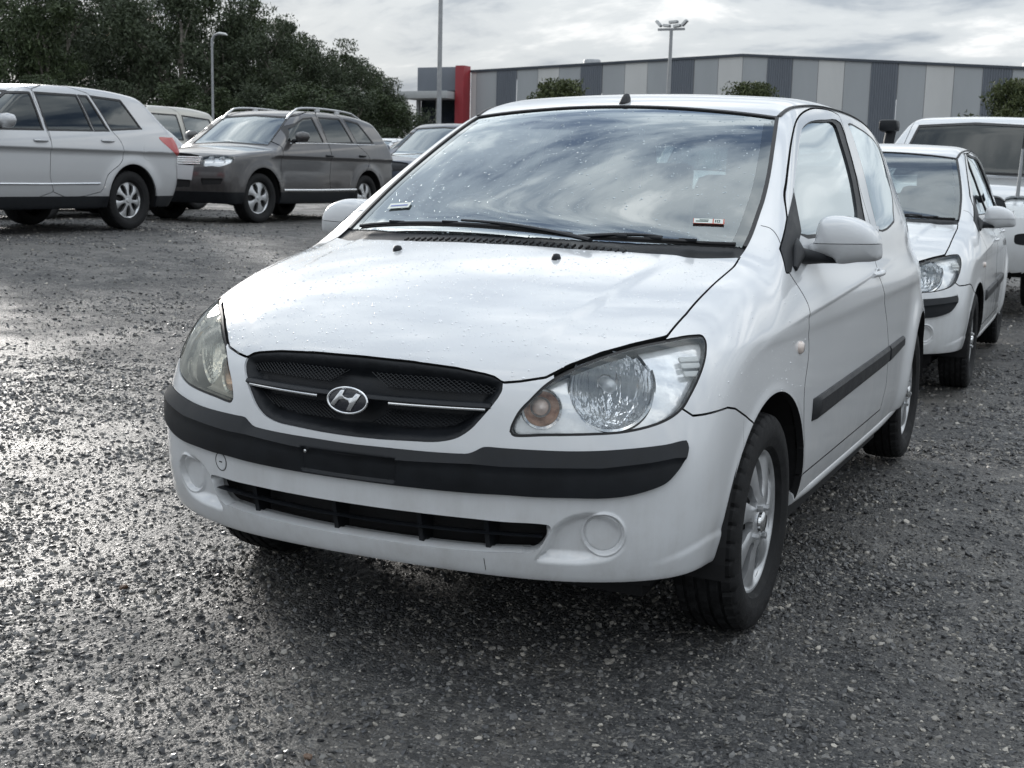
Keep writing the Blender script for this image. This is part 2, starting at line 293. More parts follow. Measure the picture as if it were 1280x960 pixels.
def poly_sdf(q, poly, pad=.08):
    """signed distance to a closed polygon, negative inside; far points get +1"""
    r = np.full(len(q), 1.0); lo = poly.min(0)-pad; hi = poly.max(0)+pad
    m = ((q > lo) & (q < hi)).all(1); p = q[m]
    if not len(p): return r
    B = np.roll(poly, -1, 0)
    d, _ = seg_dist(p, poly, B)
    ins = np.zeros(len(p), bool)
    for a, b in zip(poly, B):
        c = (a[1] > p[:, 1]) != (b[1] > p[:, 1])
        if c.any():
            xs = a[0]+(p[:, 1]-a[1])/(b[1]-a[1]+1e-15)*(b[0]-a[0])
            ins ^= c & (p[:, 0] < xs)
    r[m] = np.where(ins, -d, d)
    return r

def line_sdf(q, line):
    """signed distance to an open polyline (positive on its left), only near it meaningful"""
    e0 = line[0]+(line[0]-line[1])*50; e1 = line[-1]+(line[-1]-line[-2])*50
    L = np.vstack([e0, line, e1])
    d, s = seg_dist(q, L[:-1], L[1:])
    return d*s

UZ = lambda P: np.stack([np.abs(P[:, 0])+P[:, 1], P[:, 2]], 1)
YZ = lambda P: P[:, 1:3]
XY = lambda P: np.stack([np.abs(P[:, 0]), P[:, 1]], 1)
XZ = lambda P: np.stack([np.abs(P[:, 0]), P[:, 2]], 1)

# ----------------------- mesh objects -----------------------
COL = bpy.context.scene.collection
def link(o, parent=None):
    COL.objects.link(o)
    if parent is not None: o.parent = parent
    return o
def empty(name, label=None, cat=None, loc=(0, 0, 0), rotz=0, group=None, parent=None):
    o = bpy.data.objects.new(name, None); o.location = loc; o.rotation_euler = (0, 0, rotz); o.empty_display_size = .2
    return tag(link(o, parent), label, cat, group)
def tag(o, label=None, cat=None, group=None, kind=None):
    if label: o['label'] = label
    if cat: o['category'] = cat
    if group: o['group'] = group
    if kind: o['kind'] = kind
    return o
def mesh_obj(name, V, faces, mats, parent=None, smooth=True, fm=None, normals=None, sharp=None):
    """V n x 3, faces list/array of index tuples; mats one or several materials; normals per loop or None"""
    me = bpy.data.meshes.new(name)
    if isinstance(faces, np.ndarray):
        nf, k = faces.shape
        me.vertices.add(len(V)); me.vertices.foreach_set('co', np.asarray(V, np.float32).ravel())
        me.loops.add(nf*k); me.loops.foreach_set('vertex_index', faces.astype(np.int32).ravel())
        me.polygons.add(nf); me.polygons.foreach_set('loop_start', np.arange(0, nf*k, k, dtype=np.int32))
        me.polygons.foreach_set('loop_total', np.full(nf, k, np.int32))
        me.update(calc_edges=True)
    else:
        me.from_pydata([tuple(map(float, v)) for v in V], [], [tuple(map(int, f)) for f in faces]); me.update()
    for m in (mats if isinstance(mats, (list, tuple)) else [mats]): me.materials.append(m)
    if fm is not None: me.polygons.foreach_set('material_index', np.asarray(fm, np.int32))
    me.polygons.foreach_set('use_smooth', np.full(len(me.polygons), bool(smooth)))
    if normals is not None:
        me.normals_split_custom_set(normals.tolist() if hasattr(normals, 'tolist') else normals)
    elif sharp is not None and smooth:
        me.set_sharp_from_angle(angle=math.radians(sharp))
    me.update()
    return link(bpy.data.objects.new(name, me), parent)

def panel(name, V, N, T, mat, parent, skirt=.012, mirror=None, gradN=True, mat2=None, tol=1e-5, pull=None):
    """one sheet-metal part: the triangles T of the half body, with its edges folded inwards.
    mirror: 'join' both halves in one object, 'flip' only the other side, None only this side"""
    used, inv = np.unique(T, return_inverse=True)
    v = V[used]; nn = N[used]; t = inv.reshape(-1, 3)
    if not gradN:
        fn = np.cross(v[t[:, 1]]-v[t[:, 0]], v[t[:, 2]]-v[t[:, 0]]); nn = np.zeros_like(v)
        for k in range(3):
            for c in range(3): nn[:, c] += np.bincount(t[:, k], fn[:, c], len(v))
        mm = np.abs(v[:, 0]) < tol; nn[mm, 0] = 0
        nn = unit(nn)
    ln = nn[t].reshape(-1, 3); F_ = t; fm = np.zeros(len(t), int)
    if skirt:
        E = np.concatenate([t[:, [0, 1]], t[:, [1, 2]], t[:, [2, 0]]])
        key = np.sort(E, 1); key = key[:, 0].astype(np.int64)*len(v)+key[:, 1]
        u, first, c = np.unique(key, return_index=True, return_counts=True)
        b = E[first[c == 1]]
        onmid = (np.abs(v[b, 0]) < tol).all(1)
        if mirror == 'join': b = b[~onmid]
        if len(b):
            bv, bi = np.unique(b, return_inverse=True); bi = bi.reshape(-1, 2)
            dirn = -nn[bv] if pull is None else np.broadcast_to(pull, (len(bv), 3))
            base = len(v)
            v = np.concatenate([v, v[bv]+dirn*skirt])
            i0 = b[:, 0]; i1 = b[:, 1]; j0 = base+bi[:, 0]; j1 = base+bi[:, 1]
            sk = np.concatenate([np.stack([i1, i0, j0], 1), np.stack([i1, j0, j1], 1)])
            sn = unit(np.cross(v[sk[:, 1]]-v[sk[:, 0]], v[sk[:, 2]]-v[sk[:, 0]]))
            F_ = np.concatenate([F_, sk]); ln = np.concatenate([ln, np.repeat(sn, 3, 0)])
            fm = np.concatenate([fm, np.full(len(sk), 1 if mat2 else 0)])
    if mirror:
        v2 = v*[-1, 1, 1]; F2 = F_[:, ::-1]
        ln2 = (ln.reshape(-1, 3, 3)[:, ::-1]*[-1, 1, 1]).reshape(-1, 3)
        if mirror == 'join':
            F_ = np.concatenate([F_, F2+len(v)]); v = np.concatenate([v, v2]); ln = np.concatenate([ln, ln2]); fm = np.concatenate([fm, fm])
        else: v, F_, ln = v2, F2, ln2
    ln = np.where(np.isfinite(ln), ln, 0)
    return mesh_obj(name, v, F_, [mat, mat2] if mat2 else mat, parent, True, fm, ln)

# ----------------------- small solid builders -----------------------
class MB:
    def __init__(s): s.v = []; s.f = []
    def add(s, v, f):
        o = len(s.v); s.v += [tuple(map(float, p)) for p in v]; s.f += [tuple(i+o for i in q) for q in f]; return s
    def box(s, c, d, rot=None):
        c = np.array(c, float); d = np.array(d, float)/2
        p = np.array([(x, y, z) for x in (-1, 1) for y in (-1, 1) for z in (-1, 1)])*d
        if rot is not None: p = p@np.array(rot).T
        return s.add(p+c, [(0, 1, 3, 2), (4, 6, 7, 5), (0, 4, 5, 1), (2, 3, 7, 6), (0, 2, 6, 4), (1, 5, 7, 3)])
    def tube(s, pts, r, n=10, caps=True, flat=None):
        P = np.array(pts, float); r = np.broadcast_to(np.array(r, float), (len(P),))
        t = unit(np.gradient(P, axis=0)); up = np.array([0, 0, 1.]) if abs(t[0, 2]) < .9 else np.array([1., 0, 0])
        rings = []
        for i in range(len(P)):
            a = unit(np.cross(up, t[i])); b = np.cross(t[i], a); up = b
            th = np.arange(n)*2*np.pi/n
            k = flat if flat else 1
            rings.append(P[i]+r[i]*(np.cos(th)[:, None]*a+k*np.sin(th)[:, None]*b))
        v = np.concatenate(rings); f = []
        for i in range(len(P)-1):
            for j in range(n):
                f.append((i*n+j, i*n+(j+1) % n, (i+1)*n+(j+1) % n, (i+1)*n+j))
        if caps: f += [tuple(range(n))[::-1], tuple(range((len(P)-1)*n, len(P)*n))]
        return s.add(v, f)
    def lathe(s, prof, axis='x', n=48, c=(0, 0, 0), closed=False):
        """prof: list of (radius, along axis)"""
        v = []; m = len(prof)
        for j in range(n):
            th = 2*np.pi*j/n
            for r, a in prof:
                q = {'x': (a, r*np.cos(th), r*np.sin(th)), 'y': (r*np.sin(th), a, r*np.cos(th)), 'z': (r*np.cos(th), r*np.sin(th), a)}[axis]
                v.append(np.array(q)+c)
        f = []
        for j in range(n):
            k = (j+1) % n
            for i in range(m if closed else m-1):
                i2 = (i+1) % m
                f.append((j*m+i, k*m+i, k*m+i2, j*m+i2))
        return s.add(v, f)
    def prism(s, poly, axis, a0, a1):
        """extrude a 2-D outline; axis 'y': (x,z), 'x': (y,z), 'z': (x,y)"""
        n = len(poly)
        mk = {'y': lambda p, a: (p[0], a, p[1]), 'x': lambda p, a: (a, p[0], p[1]), 'z': lambda p, a: (p[0], p[1], a)}[axis]
        v = [mk(p, a0) for p in poly]+[mk(p, a1) for p in poly]
        f = [tuple(range(n)), tuple(range(n, 2*n))[::-1]]+[(i, i+n, (i+1) % n+n, (i+1) % n) for i in range(n)]
        return s.add(v, f)
    def obj(s, name, mat, parent=None, smooth=False, sharp=35, bevel=0, fix=True):
        o = mesh_obj(name, s.v, s.f, mat, parent, smooth)
        if fix:
            bm = bmesh.new(); bm.from_mesh(o.data); bmesh.ops.recalc_face_normals(bm, faces=bm.faces)
            if bevel:
                es = [e for e in bm.edges if len(e.link_faces) == 2 and e.calc_face_angle(0) > .5]
                bmesh.ops.bevel(bm, geom=es, offset=bevel, segments=2, affect='EDGES', profile=.5)
            bm.to_mesh(o.data); bm.free()
        if smooth or bevel:
            o.data.polygons.foreach_set('use_smooth', np.full(len(o.data.polygons), True))
            o.data.set_sharp_from_angle(angle=math.radians(sharp))
        o.data.update()
        return o

def copy_tree(o, parent=None):
    c = o.copy(); COL.objects.link(c); c.parent = parent
    for ch in o.children: copy_tree(ch, c)
    return c
# ======================= materials =======================
MATS = {}
def nodes(name):
    m = bpy.data.materials.new(name); m.use_nodes = True; nt = m.node_tree
    b = nt.nodes['Principled BSDF']; return m, nt, b
def setp(b, **k):
    for n, v in k.items():
        i = b.inputs[n.replace('_', ' ')]
        i.default_value = tuple(v)+(1,) if isinstance(v, (tuple, list)) and len(v) == 3 and i.type == 'RGBA' else v
def tex_noise(nt, scale, detail=6, rough=.6, coord='Object', stretch=None, dist=0):
    tc = nt.nodes.new('ShaderNodeTexCoord'); n = nt.nodes.new('ShaderNodeTexNoise')
    n.inputs['Scale'].default_value = scale; n.inputs['Detail'].default_value = detail; n.inputs['Roughness'].default_value = rough; n.inputs['Distortion'].default_value = dist
    if stretch:
        mp = nt.nodes.new('ShaderNodeMapping'); mp.inputs['Scale'].default_value = stretch
        nt.links.new(tc.outputs[coord], mp.inputs[0]); nt.links.new(mp.outputs[0], n.inputs['Vector'])
    else: nt.links.new(tc.outputs[coord], n.inputs['Vector'])
    return n.outputs['Fac']
def cramp(nt, f, stops):
    r = nt.nodes.new('ShaderNodeValToRGB'); e = r.color_ramp.elements
    while len(e) < len(stops): e.new(.5)
    for i, (p, c) in enumerate(stops):
        e[i].position = p; e[i].color = (tuple(c) if isinstance(c, (tuple, list)) else (c,)*3)+(1,)
    nt.links.new(f, r.inputs[0]); return r.outputs[0]
def bump(nt, b, f, strength, dist):
    n = nt.nodes.new('ShaderNodeBump'); n.inputs['Strength'].default_value = strength; n.inputs['Distance'].default_value = dist
    nt.links.new(f, n.inputs['Height']); nt.links.new(n.outputs[0], b.inputs['Normal']); return n
def simple(name, col, rough=.5, metal=0, coat=0, var=0, vscale=30, bmp=0, bscale=300, spec=.5, coatr=.03):
    m, nt, b = nodes(name); setp(b, Roughness=rough, Metallic=metal, Coat_Weight=coat, Coat_Roughness=coatr)
    b.inputs['Specular IOR Level'].default_value = spec
    if var:
        f = tex_noise(nt, vscale, 5, .65)
        c = cramp(nt, f, [(.3, tuple(x*(1-var) for x in col)), (.7, tuple(min(x*(1+var), 1) for x in col))]); nt.links.new(c, b.inputs['Base Color'])
        r = cramp(nt, f, [(.3, rough*(1-var*.5)), (.7, min(rough*(1+var*.5), 1))]); nt.links.new(r, b.inputs['Roughness'])
    else: setp(b, Base_Color=col)
    if bmp: bump(nt, b, tex_noise(nt, bscale, 3, .6), bmp, .002)
    return m
def paint(name, col, metal=0, rough=.28, dirt=.35, flake=0, dirtcol=(.33, .31, .28)):
    """clear-coated car paint with a film of road dirt low down and in streaks"""
    m, nt, b = nodes(name); setp(b, Metallic=metal, Roughness=rough, Coat_Weight=1.0, Coat_Roughness=.025)
    tc = nt.nodes.new('ShaderNodeTexCoord'); sp = nt.nodes.new('ShaderNodeSeparateXYZ'); nt.links.new(tc.outputs['Object'], sp.inputs[0])
    f = tex_noise(nt, 9, 8, .7); f2 = tex_noise(nt, 14, 6, .7, stretch=(1, 1, .12))
    h = nt.nodes.new('ShaderNodeMapRange'); h.inputs['From Min'].default_value = .62; h.inputs['From Max'].default_value = .2
    nt.links.new(sp.outputs[2], h.inputs['Value'])
    mu = nt.nodes.new('ShaderNodeMath'); mu.operation = 'MULTIPLY'; nt.links.new(f, mu.inputs[0]); nt.links.new(f2, mu.inputs[1])
    k = cramp(nt, mu.outputs[0], [(.18, 0.0), (.42, 1.0)])
    m2 = nt.nodes.new('ShaderNodeMath'); m2.operation = 'MULTIPLY_ADD'; nt.links.new(h.outputs[0], m2.inputs[0]); m2.inputs[1].default_value = .9; m2.inputs[2].default_value = .12
    m3 = nt.nodes.new('ShaderNodeMath'); m3.operation = 'MULTIPLY'; nt.links.new(k, m3.inputs[0]); nt.links.new(m2.outputs[0], m3.inputs[1])
    m4 = nt.nodes.new('ShaderNodeMath'); m4.operation = 'MULTIPLY'; nt.links.new(m3.outputs[0], m4.inputs[0]); m4.inputs[1].default_value = dirt
    mx = nt.nodes.new('ShaderNodeMix'); mx.data_type = 'RGBA'; mx.inputs[6].default_value = tuple(col)+(1,); mx.inputs[7].default_value = tuple(dirtcol)+(1,)
    nt.links.new(m4.outputs[0], mx.inputs[0]); nt.links.new(mx.outputs[2], b.inputs['Base Color'])
    cw = nt.nodes.new('ShaderNodeMath'); cw.operation = 'MULTIPLY_ADD'; nt.links.new(m4.outputs[0], cw.inputs[0]); cw.inputs[1].default_value = -1.2; cw.inputs[2].default_value = 1.0; cw.use_clamp = True
    nt.links.new(cw.outputs[0], b.inputs['Coat Weight'])
    f3 = tex_noise(nt, 3.0, 3, .5); cr = cramp(nt, f3, [(.35, .04), (.7, .12)]); nt.links.new(cr, b.inputs['Coat Roughness'])
    return m
def glass(name, tint=(.8, .86, .84), refl=1.0, rough=.0, haze=0.0, hazecol=(.6, .64, .64)):
    """thin pane: fresnel mirror over a tinted see-through sheet, with a film of haze"""
    m = bpy.data.materials.new(name); m.use_nodes = True; nt = m.node_tree; nt.nodes.clear()
    N = nt.nodes.new; L = nt.links.new
    out = N('ShaderNodeOutputMaterial'); tr = N('ShaderNodeBsdfTransparent'); tr.inputs[0].default_value = tuple(tint)+(1,)
    gl = N('ShaderNodeBsdfGlossy'); gl.inputs['Roughness'].default_value = rough; gl.inputs[0].default_value = (.89, .96, .99, 1)
    fr = N('ShaderNodeFresnel'); fr.inputs['IOR'].default_value = 1.52
    k = N('ShaderNodeMath'); k.operation = 'MULTIPLY_ADD'; k.use_clamp = True; L(fr.outputs[0], k.inputs[0]); k.inputs[1].default_value = 2.2*refl; k.inputs[2].default_value = .015
    mx = N('ShaderNodeMixShader'); L(k.outputs[0], mx.inputs[0])
    if haze:
        df = N('ShaderNodeBsdfDiffuse'); df.inputs[0].default_value = tuple(hazecol)+(1,)
        mh = N('ShaderNodeMixShader'); f = tex_noise(nt, 5, 6, .65); c = cramp(nt, f, [(.3, haze*.4), (.75, haze*1.5)]); L(c, mh.inputs[0])
        L(tr.outputs[0], mh.inputs[1]); L(df.outputs[0], mh.inputs[2]); L(mh.outputs[0], mx.inputs[1])
    else: L(tr.outputs[0], mx.inputs[1])
    L(gl.outputs[0], mx.inputs[2]); L(mx.outputs[0], out.inputs[0])
    return m
M_WHITE = paint('white_paint', (.67, .685, .70), dirt=.5)
M_WHITE2 = paint('white_paint_weathered', (.65, .665, .675), dirt=.5)
M_SILVER = paint('silver_paint', (.45, .458, .47), metal=.5, rough=.36, dirt=.25)
M_GREY = paint('brown_grey_paint', (.052, .049, .050), metal=.35, rough=.35, dirt=.3)
M_NAVY = paint('dark_blue_paint', (.035, .045, .07), metal=.3, rough=.35, dirt=.3)
M_CHAMP = paint('champagne_paint', (.42, .41, .37), metal=.4, rough=.38, dirt=.3)
M_PLASTIC = simple('black_plastic', (.008, .0095, .012), .44, var=.3, vscale=14, bmp=.2, bscale=900, spec=.28)
M_BLACK = simple('matt_black', (.006, .006, .007), .8)
M_RUBBER = simple('rubber_seal', (.012, .012, .013), .55)
M_TYRE = simple('tyre_rubber', (.013, .0132, .014), .7, var=.6, vscale=30, bmp=.4, bscale=500, spec=.25)
M_CHROME = simple('chrome', (.78, .79, .80), .12, 1)
M_SATIN = simple('satin_silver_plastic', (.50, .51, .52), .30, .6, var=.12, vscale=30)
M_ALLOY = simple('alloy_metal', (.55, .56, .57), .3, .8, var=.1)
M_BADGE = simple('badge_blue_black', (.012, .014, .02), .25, coat=.6)
M_SEAT = simple('seat_fabric', (.055, .058, .065), .9, var=.2, vscale=60)
M_DASH = simple('dash_plastic', (.030, .031, .034), .65)
M_AMBER = simple('amber_lens', (.50, .17, .05), .2, coat=1)
M_RED = simple('red_lens', (.42, .02, .018), .2, coat=1)
M_CLEARW = simple('white_plastic', (.62, .63, .62), .35)
M_PAPER = simple('label_paper', (.62, .66, .62), .6)
M_PAPERR = simple('label_red', (.55, .12, .08), .6)
M_INK = simple('label_ink', (.05, .09, .08), .6)
M_GLASS = glass('windscreen_glass', (.56, .64, .63), 1.2, haze=.008)
M_GLASS_SIDE = glass('side_glass_misted', (.74, .80, .79), 1.0, .02, haze=.17, hazecol=(.62, .67, .67))
M_TINT = glass('dark_tinted_glass', (.055, .07, .09), .5)
M_GLASS_PALE = glass('plain_car_glass', (.55, .62, .62), 1.0, haze=.08)
M_LENS = glass('lamp_lens', (.985, .99, .99), .28)
M_LENSY = glass("lamp_lens_yellowed", (.90, .87, .78), .4, haze=.20, hazecol=(.62, .59, .48))
# ======================= small white hatchback =======================
WF = (.765, .29); WR = (3.22, .29)
_S = {k: Spl(*v) for k, v in GETZ_P.items()}
def F_hatch(P):
    S = _S; kk = GETZ_P['k'][1]; yw_ = GETZ_P['yw'][1]; fl_ = GETZ_P['fl'][1]
    x = softabs(P[..., 0], 1e-4); y = P[..., 1]; z = P[..., 2]
    R = S['Rz'](z); yf = S['yf'](z)
    front = (yf+R*x*x+R**3*x**4-y)/np.sqrt(1+(2*R*x+4*R**3*x**3)**2)
    t = z-(.767+.053*(y-.29))
    up = .5*(t+softabs(t, .006)); lo = .5*(-t+softabs(t, .012))
    rF = np.hypot(y-WF[0], z-WF[1]); rR = np.hypot(y-WR[0], z-WR[1])
    fl = (fl_[0]*np.exp(-((rF-.35)/.085)**2)+.004*np.exp(-((rF-.345)/.02)**2)+fl_[1]*np.exp(-((rR-.35)/.09)**2))*sstep((z-.12)/.25)
    W = S['wp'](y)-S['ws'](z)-.36*up*sstep((y-.1)/.5)-.0055*sstep((lo-.001)/.012)*np.exp(-lo/.12)*sstep((y-.75)/.5)+fl
    side = (x-W)*.97
    xr = np.interp(y, [-.1, .22, .36, .56, .81, 1.2], [.33, .413, .455, .482, .513, .55])
    top = (z-(S['zh'](y)-S['ah'](y)*x*x+.006*(1-sstep((x-xr)/.045+.5))*sstep((y-.06)/.2)-.003))*.93
    rear = (y-S['yr'](z)+.10*x*x)*.97
    bot = S['zb'](x)-z
    body = smax(front, side, kk[0]); body = smax(body, top, kk[1]); body = smax(body, rear, .2); body = smax(body, bot, .03)
    sg = (x-(S['wg'](y)-S['tum'](z)))*.91
    tt = z-.99
    ws = (yw_[0]+tt*yw_[1]+yw_[2]*tt*tt+(yw_[3]-.12*(z-1))*x*x-y)*.50
    roof = z-(S['zr'](y)-.07*x*x)
    g = smax(sg, ws, .06); g = smax(g, roof, kk[3]); g = smax(g, rear, .12); g = smax(g, .8-z, .02)
    return smin(body, g, .075)

def ff(k, mode):
    a = np.array(GETZ_F[k]); a[:, 0] = np.abs(a[:, 0])
    return {'uz': UZ, 'yz': YZ, 'xy': XY, 'xz': XZ}[mode](a)

def largest(T):
    """the biggest connected piece of a triangle set"""
    ids, inv = np.unique(T, return_inverse=True); t = inv.reshape(-1, 3); lab = np.arange(len(ids))
    while True:
        m = lab[t].min(1); new = lab.copy()
        for k in range(3): np.minimum.at(new, t[:, k], m)
        new = new[new]
        if (new == lab).all(): break
        lab = new
    r = lab[t[:, 0]]; u, c = np.unique(r, return_counts=True)
    return T[r == u[np.argmax(c)]]
def hatch_body(root, h, doors, mats, detail):
    MW = mats
    V, T = surfnet(F_hatch, (-.01, -.10, .17), (.93, 3.90, 1.56), h)
    # --- outlines
    lamp = curve(ff('lamp', 'uz'))
    zf_pts = ff('hoodfront', 'uz')[::-1]
    zf_u = np.concatenate([[-.2], zf_pts[:, 0], [1.3]]); zf_z = np.concatenate([[.7455], zf_pts[:, 1], [.813]])
    g_out = ff('grille', 'uz')
    grille = np.vstack([[-.08, .9], [.44, .9], [.447, .712], curve(g_out, 6, False), [[-.08, g_out[-1, 1]]]])
    st, se, sb = ff('striptop', 'uz'), ff('stripend', 'uz'), ff('stripbot', 'uz')
    strip = np.vstack([[-.08, st[0, 1]], curve(np.vstack([st, se, sb]), 5, False), [-.08, sb[-1, 1]]])
    lw = ff('lower', 'uz'); lower = np.vstack([[-.08, lw[0, 1]], curve(lw, 5, False), [-.08, lw[-1, 1]]])
    fogp = ff('fogc', 'uz'); fog_c = fogp[0]
    dent = curve(ff('fogdent', 'uz'))
    ws_o = np.delete(ff('wsR', 'xy'), 9, 0); hr = ff('hoodrear', 'xy')
    wsout = np.vstack([[-.05, ws_o[0, 1]], ws_o[:5], ws_o[5:6], curve(ws_o[5:], 4, False)[1:], curve(hr[::-1], 4, False)[1:], [-.05, hr[0, 1]]])
    xh_y = ff('hoodside', 'xy')
    dfr = curve(ff('doorfront', 'yz'), 3, False); dtop = curve(ff('doortop', 'yz'), 3, False); dre = ff('doorrear', 'yz')[:9]
    sillz = .345
    dsail = ff('sail', 'yz')
    if doors == 3:
        door = np.vstack([dfr, [1.08, sillz], [2.36, sillz], dre[::-1], dtop[::-1], dsail[5], dsail[4], dsail[3]])
        rear_door = None
    else:
        bx = 1.98
        door = np.vstack([dfr, [1.08, sillz], [bx, sillz], [bx, .9], [bx-.03, 1.05], [bx-.12, 1.41], [1.848, 1.402], dtop[19::-1], dsail[5], dsail[4], dsail[3]])
        rear_door = np.array([[bx+.008, sillz], [2.62, sillz], [2.70, .42], [2.78, .58], [2.93, .70], [2.97, .85], [2.93, 1.03], [2.80, 1.33], [2.66, 1.418], [2.3, 1.432], [bx-.11, 1.412], [bx-.022, 1.05], [bx+.008, .9]])
    dg = curve(ff('dglass', 'yz'), 4); dfm = curve(ff('dframe', 'yz'), 4); sail = dsail; qg = curve(ff('qglass', 'yz'), 4)
    if doors == 5:
        dg = np.array([[1.40, 1.165], [1.51, 1.223], [1.64, 1.287], [1.75, 1.335], [1.80, 1.358], [1.85, 1.372], [1.93, 1.06], [1.94, 1.025], [1.29, 1.028], [1.33, 1.08]])
        dfm = np.array([[1.36, 1.14], [1.51, 1.226], [1.64, 1.292], [1.75, 1.343], [1.82, 1.37], [1.875, 1.385], [1.95, 1.06], [1.965, 1.015], [1.27, 1.02], [1.33, 1.08]])
        rg = np.array([[2.02, 1.022], [1.93, 1.375], [2.3, 1.395], [2.6, 1.385], [2.72, 1.34], [2.84, 1.12], [2.86, 1.022]])
        rfm = np.array([[1.985, 1.012], [1.90, 1.388], [2.3, 1.408], [2.62, 1.398], [2.75, 1.35], [2.87, 1.12], [2.89, 1.012]])
        qg = np.array([[2.98, 1.12], [2.90, 1.33], [3.06, 1.31], [3.12, 1.24], [3.09, 1.13]])
    # --- fields, negative inside
    xs_y = lambda y: np.interp(y, [1.0, 1.2, 1.4, 1.75, 2.2], [.66, .655, .625, .572, .545])
    sidef = lambda poly: (lambda P: np.maximum(poly_sdf(YZ(P), poly), xs_y(P[:, 1])-np.abs(P[:, 0])))
    frontf = lambda poly: (lambda P: np.maximum(poly_sdf(UZ(P), poly), P[:, 1]-.62))
    f_hood = lambda P: np.maximum(np.maximum((np.interp(P[:, 1]+np.abs(P[:, 0]), zf_u, zf_z)-P[:, 2])*.95,
        np.abs(P[:, 0])-np.interp(P[:, 1], xh_y[:, 1], xh_y[:, 0])), P[:, 1]-np.interp(np.abs(P[:, 0]), hr[:, 0], hr[:, 1]))
    f_lamp = frontf(lamp); f_grille = lambda P: np.maximum(frontf(grille)(P), (P[:, 2]-np.interp(UZ(P)[:, 0], zf_u, zf_z)))
    f_strip = frontf(strip); f_low = frontf(lower)
    f_ws = lambda P: np.maximum(poly_sdf(XY(P), wsout), .9-P[:, 2])
    f_door = sidef(door); f_dg = sidef(dg); f_df = sidef(dfm); f_sail = sidef(sail); f_qg = sidef(qg)
    f_door_ = lambda P: np.maximum(poly_sdf(YZ(P), door), np.minimum(xs_y(P[:, 1]), .60)-np.abs(P[:, 0]))
    sbl = ff('seambf', 'uz'); f_bf = lambda P: line_sdf(UZ(P), sbl)      # positive above
    pil = np.array(GETZ_F['pillarseam'])[:, 1:]
    f_fen = lambda P: P[:, 2]-np.interp(P[:, 1], [.3, 1.0, 1.076, 1.104, 1.2], [.975, .99, 1.0, 1.03, 1.05])
    arch = lambda c, r: (lambda P: np.maximum(np.hypot(P[:, 1]-c[0], P[:, 2]-c[1])-r, .5-np.abs(P[:, 0])))
    f_aF = arch(WF, .345); f_aR = arch((3.22, .30), .342)
    f_crown = lambda P: np.abs(P[:, 0])-.575                      # roof ditch
    gap = .0026 if detail else .0034
    def cuts(f, offs=(0,)):
        nonlocal V, T
        for o in offs: V, T = split(V, T, f(V)+o)
    cuts(f_aF); cuts(f_aR)
    cuts(f_hood, (0, gap, -gap)); cuts(f_lamp, (0, .006, -.002)); cuts(f_grille); cuts(f_strip, (0, .0005)); fo_ = ff('stripfold', 'uz'); f_fold = lambda P: np.where((P[:, 1] < .45) & (P[:, 2] > .44) & (P[:, 2] < .62), P[:, 2]-np.interp(UZ(P)[:, 0], fo_[:, 0], fo_[:, 1]), 1); cuts(f_fold); cuts(f_low)
    cuts(f_ws, (0, .012, .045)); cuts(f_door_, (0, gap, -gap)); cuts(f_df); cuts(f_dg); cuts(f_sail); cuts(f_qg, (0, .008))
    if rear_door is not None:
        f_rd = sidef(rear_door); f_rg = sidef(curve(rg, 4)); f_rf = sidef(curve(rfm, 4))
        cuts(f_rd, (0, gap, -gap)); cuts(f_rf); cuts(f_rg)
    def near_bf(P): return np.where((UZ(P)[:, 0] > .985) & (P[:, 1] < .6) & (np.abs(P[:, 2]-.63) < .08), f_bf(P), 1)
    cuts(near_bf, (0, gap, -gap))
    fr_ = lambda P: np.where(P[:, 1] < .5, np.hypot((UZ(P)[:, 0]-fog_c[0])*.80, P[:, 2]-fog_c[1]), 1)
    if True:
        for c_ in (.036, .040, .0435, .0465, .049, .052, .055, .058, .062): cuts(lambda P: fr_(P)-c_)
        ld_ = ff('ledge', 'uz'); ld_[-1, 1] = ld_[-2, 1]+.012
        for c_ in (-.008, -.004, 0, .004, .008, .014): cuts(lambda P: np.where((UZ(P)[:, 0] > .82) & (P[:, 1] < .5) & (P[:, 2] < .36), P[:, 2]-np.interp(UZ(P)[:, 0], ld_[:, 0], ld_[:, 1])-c_, 1))
        for c_ in (0, .008, .016, .024): cuts(lambda P: np.maximum(poly_sdf(UZ(P), dent, .06), P[:, 1]-.5)+c_)
    zcr = lambda P: np.where((P[:, 1] > .3) & (np.abs(P[:, 0]) > .55), P[:, 2]-(.767+.053*(P[:, 1]-.29)), 1)
    for c_ in (.006, 0, -.004, -.009, -.014): cuts(lambda P: zcr(P)-c_)
    if detail:
        fpl = lambda P: np.where((P[:, 1] < .3) & (P[:, 2] < .56), np.maximum(np.abs(UZ(P)[:, 0])-.137, np.abs(P[:, 2]-.4965)-.027), 1)
        for c_ in (-.003, .0, .003): cuts(lambda P: fpl(P)-c_)
    f_und = lambda P: P[:, 2]-(_S['zb'](np.abs(P[:, 0]))+.010); cuts(f_und)
    f_rw = lambda P: np.maximum.reduce([np.abs(P[:, 0])-.56+.2*(P[:, 2]-1.0), 1.03-P[:, 2], P[:, 2]-1.345, 3.0-P[:, 1]]); cuts(f_rw)
    # --- creep the cut points back on the surface
    G = grad(F_hatch, V); V = V-np.clip(F_hatch(V), -.004, .004)[:, None]*G/(G*G).sum(1)[:, None]
    V[np.abs(V[:, 0]) < 1e-5, 0] = 0
    N = unit(grad(F_hatch, V)); N[V[:, 0] == 0, 0] = 0; N = unit(N)
    C = V[T].mean(1); NC = N[T].mean(1)
    hood = f_hood(C); lampv = f_lamp(C); gr = f_grille(C); stp = f_strip(C); low = f_low(C); ws = f_ws(C); dr = f_door_(C)
